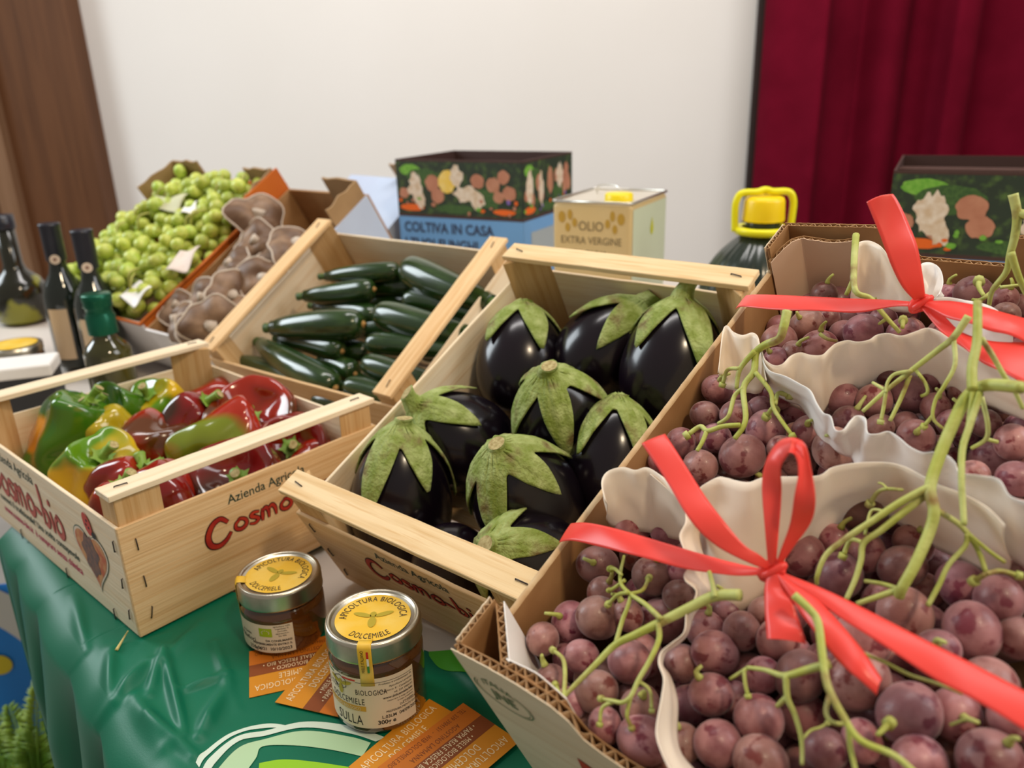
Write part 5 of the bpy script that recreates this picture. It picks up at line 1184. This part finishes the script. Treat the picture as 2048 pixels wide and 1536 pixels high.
for (px, py, d, lb) in ((97, 447, 1.42, 'taller dark wine bottle at left with black capsule and small round seal'), (162, 460, 1.36, 'dark wine bottle just behind the green capped bottle, black capsule, round seal')):
    root, H, hs, p = bottle(px, py, d, .0365, .0140, .135, lb)
    bm = NB(); lathe(bm, [(.0165, hs+.070), (.0170, hs+.072), (.0172, H-.006), (.0178, H-.004), (.0178, H), (.016, H+.001), (0, H+.001)], 32); build('capsule', bm, CAPS, root)
    a = facing(p); wrap(root, .0365, a-1.0, a-.05, .02, hs-.012, WL)
    bm = NB(); c = Vector((cos(a-.15), sin(a-.15), 0)); q = Vector((-c.y, c.x, 0)); poly(bm, [c*.0182+q*.0085*cos(t)+Vector((0, 0, hs+.074+.0085*sin(t))) for t in [2*pi*i/24 for i in range(24)]]); s1 = build('round_seal', bm, mat('seal_cream', (.70, .55, .42), .6), root, smooth=False)
    bm = NB(); poly(bm, [c*.0185+q*.003*cos(t)+Vector((0, 0, hs+.074+.003*sin(t))) for t in [2*pi*i/16 for i in range(16)]]); build('seal_dot', bm, mat('seal_brown', (.25, .12, .08), .6), s1, smooth=False)
root, H, hs, p = bottle(191, 588, 1.16, .0330, .0150, .088, 'smaller oil bottle with a ribbed green metal cap, in front of the wine bottles', glass=mat('olive_oil_glass', (.03, .028, .005), .08, (.08, .07, .01), 12, coat=.6), k=.42)
GC = mat('green_metal_cap', (.004, .085, .045), .28, (.006, .11, .06), 15, metal=.5)
bm = NB(); lathe(bm, [(.0205, H-.058), (.0205, H-.032), (.0180, H-.028), (.0180, H-.020), (.0205, H-.017), (.0195, H-.013), (.0205, H-.009), (.0205, H-.001), (.0190, H+.001), (0, H+.001)], 36); build('cap', bm, GC, root)
root, H, hs, p = bottle(2, 430, 1.75, .056, .020, .17, 'big olive green oil bottle at the far left edge, patched with yellow green', glass=mat('green_oil', (.012, .012, .006), .15, (.22, .22, .005), 7, .54, .58, coat=.4))  # dark glass mottled with yellow green patches
bm = NB(); lathe(bm, [(.022, H-.03), (.023, H-.028), (.023, H), (0, H+.002)], 24); build('cap', bm, CAPS, root)
def pot(px, pyt, d, R, h, mbody, mlid, label):
    p = at(px, pyt, d); root = empty('jar', (p.x, p.y, 0), label, 'jar'); H = p.z
    bm = NB(); lathe(bm, [(0, 0), (R*.95, 0), (R, .006), (R, H-.018), (R*.93, H-.012), (R*.93, H-.008), (0, H-.008)], 36); build('glass_body', bm, mbody, root)
    bm = NB(); lathe(bm, [(R*1.0, H-.014), (R*1.01, H-.012), (R*1.01, H-.001), (R*.97, H), (R*.9, H-.001), (0, H-.001)], 36); l = build('lid', bm, LID, root)
    bm = NB(); poly(bm, [(R*.84*cos(2*pi*k/30), R*.84*sin(2*pi*k/30), H+.0006) for k in range(30)]); build('lid_label', bm, mlid, l, smooth=False)
pot(28, 688, 1.42, .044, .1, HONEY, LIDY, 'honey jar with a gold rimmed yellow lid at the far left, behind the white tray')
wt = empty('tray', Matrix.Translation(at(20, 752, 1.24)) @ Matrix.Rotation(.30, 4, 'Z'), 'white tray with a dark front, at the left edge behind the far crate rail', 'tray')
bm = NB(); box(bm, -.14, .058, 0, .07, -.008, .012); o = build('tray_top', bm, PAPERW, wt, smooth=False); bevel(o, .004, 3)
zt_ = at(20, 752, 1.24).z
bm = NB(); box(bm, -.138, .056, .004, .066, -zt_+.001, -.008); build('dark_base', bm, mat('dark_grey_board', (.03, .03, .032), .6), wt, smooth=False)

# ------------------------------------------------------------------ white grape carton with torn cardboard corners
OR_ = mat('orange_carton', (.62, .15, .010), .55, (.56, .12, .008), 9)
KB = mat('brown_insert_board', (.36, .22, .10), .8, (.30, .18, .08), 20); WHP = mat('white_carton_print', (.74, .70, .68), .5, (.68, .64, .62), 9)
vW, vL, vH = .345, .385, .115
vg = empty('grape_carton', FV.M, 'orange carton of white grapes, tilted up at the back left beside the mushrooms', 'box')
for nm, x0, x1, y0, y1, m in (('front_panel', 0, vW, 0, .004, WHP), ('back_panel', 0, vW, vL-.004, vL, OR_), ('side_panel', 0, .004, .004, vL-.004, OR_), ('side_panel', vW-.004, vW, .004, vL-.004, OR_)):
    bm = NB(); box(bm, x0, x1, y0, y1, .002, vH); build(nm, bm, m, vg, smooth=False)
bm = NB(); box(bm, .004, vW-.004, .004, vL-.004, .0, .004); build('bottom', bm, KRAFT, vg, smooth=False)
bm = NB(); tube(bm, [(0, 0, vH), (vW, 0, vH), (vW, vL, vH), (0, vL, vH), (0, 0, vH)], .0035, 6, smooth=False); build('rim', bm, OR_, vg)
def cflap(F, root, pts, h, m, nm='corner_flap', z0=.06, jag=.006, th=.004):
    P = [Vector((x, y, 0)) for x, y in pts]; bm = NB(); n = 30
    def sm(t):
        f = t*(len(P)-1); i = min(int(f), len(P)-2); return P[i].lerp(P[i+1], f-i)
    grid(bm, lambda u, v: sm(u)+Vector((0, 0, z0+(h+jag*noise.noise(Vector((u*7, 3, h*50)))-z0)*v)), n, 3); o = build(nm, bm, m, root, smooth=False); solid(o, th, 0)
cflap(FV, vg, [(.006, vL-.10), (.03, vL-.012), (.11, vL-.008)], vH+.050, KB)
cflap(FV, vg, [(vW-.085, vL-.010), (vW-.006, vL-.006), (vW-.004, vL-.085)], vH+.040, KB, z0=.05)
bm = NB(); 
grid(bm, lambda u, v: Vector((vW+.003, vL-.10+.10*u, vH-.02+.058*v)), 4, 3); o = build('orange_corner', bm, OR_, vg, smooth=False); solid(o, .003, 0)
cflap(FV, vg, [(.02, .02), (.10, .008)], vH+.02, WHP)
ME_V = berry_mesh('grape', VGRAPE, seg=14, rg=10)
for p in ME_V.polygons: p.use_smooth = True
VL = [((.08, .09), 'white grape bunch in the front left of the orange carton, above the bottles'), ((.25, .08), 'white grape bunch in the front right of the orange carton, near the white paper scrap'),
      ((.08, .19), 'white grape bunch halfway up the left side of the orange carton'), ((.25, .20), 'white grape bunch halfway up the right side of the orange carton, by the rim'),
      ((.10, .30), 'white grape bunch at the rear left of the orange carton, below the brown flap'), ((.25, .31), 'white grape bunch at the rear right of the orange carton, heaped highest')]
rv = random.Random(3); vb = []
for (x, y), lb in VL:
    M = FV.M @ Matrix.Translation((x, y, .03)); b = dict(o=empty('grape_bunch', M, lb, 'grapes', 'white grape bunches in the orange carton'), M=M, items=[], bm=NB()); vb.append((Vector((x, y, 0)), b))
pl = []
for hz, stp in ((.126, .026), (.106, .026), (.146, .032)):
    yy = .022; row = 0
    while yy < vL-.02:
        xx = .022+(row % 2)*.012
        while xx < vW-.02:
            p = Vector((xx+rv.uniform(-.006, .006), yy+rv.uniform(-.006, .006), hz+rv.uniform(-.012, .010)+.012*noise.noise(Vector((xx*14, yy*14, 1)))-.028*max(0, 1-min(xx, vW-xx, yy)/.045))); r = rv.uniform(.0115, .0145)
            ok = all((p-a).length > (r+ra)*.80 for a, ra in pl)
            if hz == .145 and noise.noise(Vector((xx*11, yy*11, 4))) < .08: ok = False
            if ok:
                k = min(range(len(vb)), key=lambda i: (vb[i][0]-Vector((p.x, p.y, 0))).length)
                if len(vb[k][1]['items']) < 95: pl.append((p, r)); add_berry(vb[k][1], FV.w(p), r, ME_V, rv)
            xx += stp
        yy += stp*.87; row += 1
for c, b in vb:
    for j in range(3):
        x = rv.uniform(-.04, .04); y = rv.uniform(-.04, .02)
        tube(b['bm'], [(x, y, .105), (x+.01, y+.015, .128), (x+rv.uniform(-.02, .03), y+.035, .122)], [.0022, .002, .0015], 6)
    build('stalk', b['bm'], mat('brown_stalk', (.42, .40, .10), .6), b['o'])
def scrap(F, px, py, h, w_, l_, m, label, rot=0.3):
    p = F.hit(px, py, h)[0]; bm = NB(); I = Matrix.Rotation(rot, 4, 'Z')
    grid(bm, lambda u, v: F.w(p+(I @ Vector(((u-.5)*w_, (v-.5)*l_, .006*sin(u*5)*cos(v*4))))), 12, 10); o = build('paper_scrap', bm, m, smooth=True); solid(o, .0006, 0)
    setp(o, label, 'paper', 'paper scraps among the white grapes')
scrap(FV, 365, 520, .145, .050, .060, mat('pinkish_paper', (.72, .60, .52), .6), 'pinkish paper scrap on the white grapes beside the orange rim')
scrap(FV, 330, 405, .150, .110, .045, mat('olive_tissue', (.55, .53, .34), .7), 'olive tissue paper on the white grapes near the upper left rim', .1)
scrap(FV, 272, 585, .145, .060, .045, PAPERW, 'white paper scrap at the low front end of the orange carton', -.2)
scrap(FV, 378, 418, .155, .035, .030, PAPERW, 'small bright white paper scrap in the middle of the white grapes', .5)

# ------------------------------------------------------------------ mushroom carton (oyster mushrooms in packs)
MB_ = mat('blue_white_carton', (.50, .60, .76), .5, (.46, .52, .66), 4)
mW, mL, mH = .215, .385, .110
mg = empty('mushroom_carton', FM.M, 'carton of brown oyster mushrooms, tilted between the white grapes and the courgettes', 'box')
for nm, x0, x1, y0, y1, m in (('front_panel', 0, mW, 0, .004, WHP), ('back_panel', 0, mW, mL-.004, mL, KRAFT), ('side_panel', 0, .004, .004, mL-.004, KRAFT), ('side_panel', mW-.004, mW, .004, mL-.004, MB_)):
    bm = NB(); box(bm, x0, x1, y0, y1, .002, mH); build(nm, bm, m, mg, smooth=False)
bm = NB(); box(bm, .004, mW-.004, .004, mL-.004, .0, .004); build('bottom', bm, KRAFT, mg, smooth=False)
cflap(FM, mg, [(mW-.09, mL-.006), (mW-.006, mL-.006), (mW-.006, mL-.09)], mH+.035, KB)
CAPM = mat('oyster_cap', (.13, .068, .036), .5, (.28, .17, .10), 30, .4, .65, sss=.1); GILL = mat('oyster_gill', (.60, .50, .40), .6, (.50, .40, .31), 60)
def oyster(px, py, h, R, ax, roll, label):
    h += .035; R *= 1.15; p = FM.hit(px, py, h)[0]; p.x = min(max(p.x, .02), mW-.02); p.y = min(max(p.y, .02), mL-.02); M = Matrix.Translation(FM.w(p)) @ axes_from(*ax) @ Matrix.Rotation(roll, 4, 'Z')
    root = empty('oyster_mushroom', M, label, 'mushroom', 'oyster mushrooms in the carton')
    bm = NB(); nt, nr = 40, 10
    def f(u, v, lift=0):
        t = 2*pi*u; rr = R*v*(1+.10*sin(3*t+roll)+.05*sin(7*t))*(1-.25*max(0, cos(t)))
        return Vector((rr*cos(t), rr*sin(t), -.42*R*(v**2.2)+.22*R*math.exp(-(v/.4)**2)*-1+.10*R*v*sin(3*t+roll*2)+lift))
    grid(bm, lambda u, v: f(u, v), nt, nr); build('cap', bm, CAPM, root)
    bm = NB(); grid(bm, lambda u, v: f(u, v)+Vector((0, 0, -.0035-.006*(1-v))), nt, nr)
    P = [f(k/nt, 1.0) for k in range(nt+1)]; tube(bm, P, .0018, 6, smooth=False); build('gills', bm, GILL, root)
    bm = NB(); tube(bm, [(-.1*R, 0, -.10*R), (.2*R, 0, -.55*R), (.4*R, .1*R, -1.0*R)], [R*.22, R*.18, R*.2], 10); build('stem', bm, GILL, root)
for k, a in enumerate([
 (520, 420, .115, .046, (.5, .5, .8), .3, 'large oyster mushroom at the rear left of the carton, a pale ring round its cap'),
 (505, 475, .105, .036, (-.2, .3, .9), 1.2, 'oyster mushroom facing the viewer below the large rear one'),
 (610, 480, .10, .044, (.3, .6, .7), 2.0, 'oyster mushroom with a white curved rim beside the courgette rail'),
 (450, 520, .10, .036, (-.6, .5, .6), .6, 'dark oyster mushroom leaning on the orange rim'),
 (545, 555, .10, .040, (.1, .2, .9), 2.4, 'broad brown oyster mushroom at the middle right of the carton'),
 (395, 590, .10, .038, (-.4, .3, .8), 1.8, 'rounded light brown oyster mushroom midway along the orange rim'),
 (470, 590, .098, .036, (.6, .1, .7), .9, 'oyster mushroom with its gills turned to the right, near the middle'),
 (335, 640, .10, .036, (-.7, .2, .6), 2.8, 'upright oyster mushroom at the front left corner of the carton'),
 (420, 655, .10, .040, (.2, -.1, .9), .1, 'front oyster mushroom with a pale scalloped edge'),
 (370, 690, .09, .034, (.4, .4, .8), 2.2, 'lowest oyster mushroom just above the far crate rail'),
 (560, 500, .085, .040, (0, .4, .8), 1.1, 'oyster mushroom deep between the two rims at the rear'),
 (500, 640, .085, .036, (.3, .3, .8), .4, 'shaded oyster mushroom at the front right by the courgette rail'),
 (330, 600, .085, .030, (-.2, .5, .8), 1.4, 'small oyster mushroom wedged against the orange rim at the front')]): oyster(*a)
# blue carton panel leaning behind
pb = at(632, 402, 1.80); 
bx = empty('blue_carton', Matrix.Translation(at(748, 492, 1.66)) @ Matrix.Rotation(-.74, 4, 'Z') @ Matrix.Rotation(.62, 4, 'X'), 'pale blue and grey carton side showing behind the mushrooms, with torn brown corners', 'box')
bm = NB(); box(bm, -.27, 0, -.02, .20, -.12, 0); 
for v in bm.verts: pass
o = build('side_panel', bm, MB_, bx, smooth=False)
bm = NB(); grid(bm, lambda u, v: Vector((-.10+.10*u, .20, -.03+.07*v*(1+.2*noise.noise(Vector((u*6, 1, 1)))))), 10, 3); o = build('torn_flap', bm, KB, bx, smooth=False); solid(o, .004, 0)

# ------------------------------------------------------------------ lower left: blue banner and fern beyond the cloth
YB = 1.25
bn = empty('blue_banner', (-1.0, YB, FZ0), 'bright blue banner with white and yellow shapes, on the floor left of the table', 'banner')
ztop = ony(5, 1175, YB).z-FZ0
def bfn(x, z, l=0): return Vector((x, .012*sin(x*18)-l, z))
bm = NB(); grid(bm, lambda u, v: bfn(-.45+u*.82, .01+v*(ztop-.01)), 40, 16); o = build('panel', bm, mat('banner_blue', (.008, .24, .78), .4, (.009, .26, .80), 4), bn); solid(o, .002, 0)
bm = NB(); grid(bm, lambda u, v: bfn(-.02+.26*u+.05*v, ztop-.02-.42*u**1.6+.05*v-.03, .003), 20, 2); build('white_curve', bm, mat('banner_white', (.75, .72, .68), .5), bn)
for cx, cz in ((.02, ztop-.17), (.06, ztop-.42), (-.1, ztop-.3)):
    bm = NB(); poly(bm, [bfn(cx+.022*cos(t), cz+.022*sin(t), .004) for t in [2*pi*i/24 for i in range(24)]]); build('yellow_dot', bm, mat('banner_yellow', (.80, .62, .02), .5), bn, smooth=False)
FR = mat('fern_green', (.10, .24, .02), .5, (.30, .42, .04), 12, sss=.1)
fx, fy = -.80, 1.02
fn_ = empty('potted_fern', (fx, fy, FZ0), 'feathery yellow green fern on the floor beside the hanging cloth', 'plant')
bm = NB(); lathe(bm, [(0, 0), (.07, 0), (.09, .15), (.095, .15), (.095, .17), (.085, .17), (.08, .14), (0, .14)], 28); build('pot', bm, mat('terracotta', (.30, .12, .05), .7), fn_)
bm = NB(); bs = NB(); rf = random.Random(4)
for k in range(26):
    a = rf.uniform(0, 2*pi); ln = rf.uniform(.22, .36); el = rf.uniform(.5, 1.35)
    P = [Vector((0, 0, .14))]; 
    for t in range(1, 9):
        f = t/8; P.append(Vector((cos(a)*ln*f*cos(el)*1.1, sin(a)*ln*f*cos(el)*1.1, .14+ln*f*sin(el)-.10*f*f)))
    tube(bs, P, [.0022, .0008], 5, 2)
    Q = cat_rom(P, 3)
    for i in range(5, len(Q)-1):
        t = (Q[i+1]-Q[i]).normalized(); sd = t.cross(Vector((0, 0, 1))); sd = sd.normalized() if sd.length > .01 else Vector((1, 0, 0)); l = .038*(1-(i/len(Q))**1.5)+.006
        for sg in (-1, 1):
            for m_ in range(3):
                o_ = Q[i]+t*.003*m_; e = o_+sd*sg*l*(1-.1*m_)+t*l*.35+Vector((0, 0, rf.uniform(-.006, .008)))
                mid = o_.lerp(e, .5); w_ = t*.0032
                v = [bm.verts.new(q) for q in (o_, mid-w_+Vector((0, 0, .001)), e, mid+w_)]; bm.faces.new(v)
build('stems', bs, FR, fn_); o = build('leaves', bm, FR, fn_); solid(o, .0003, 0)
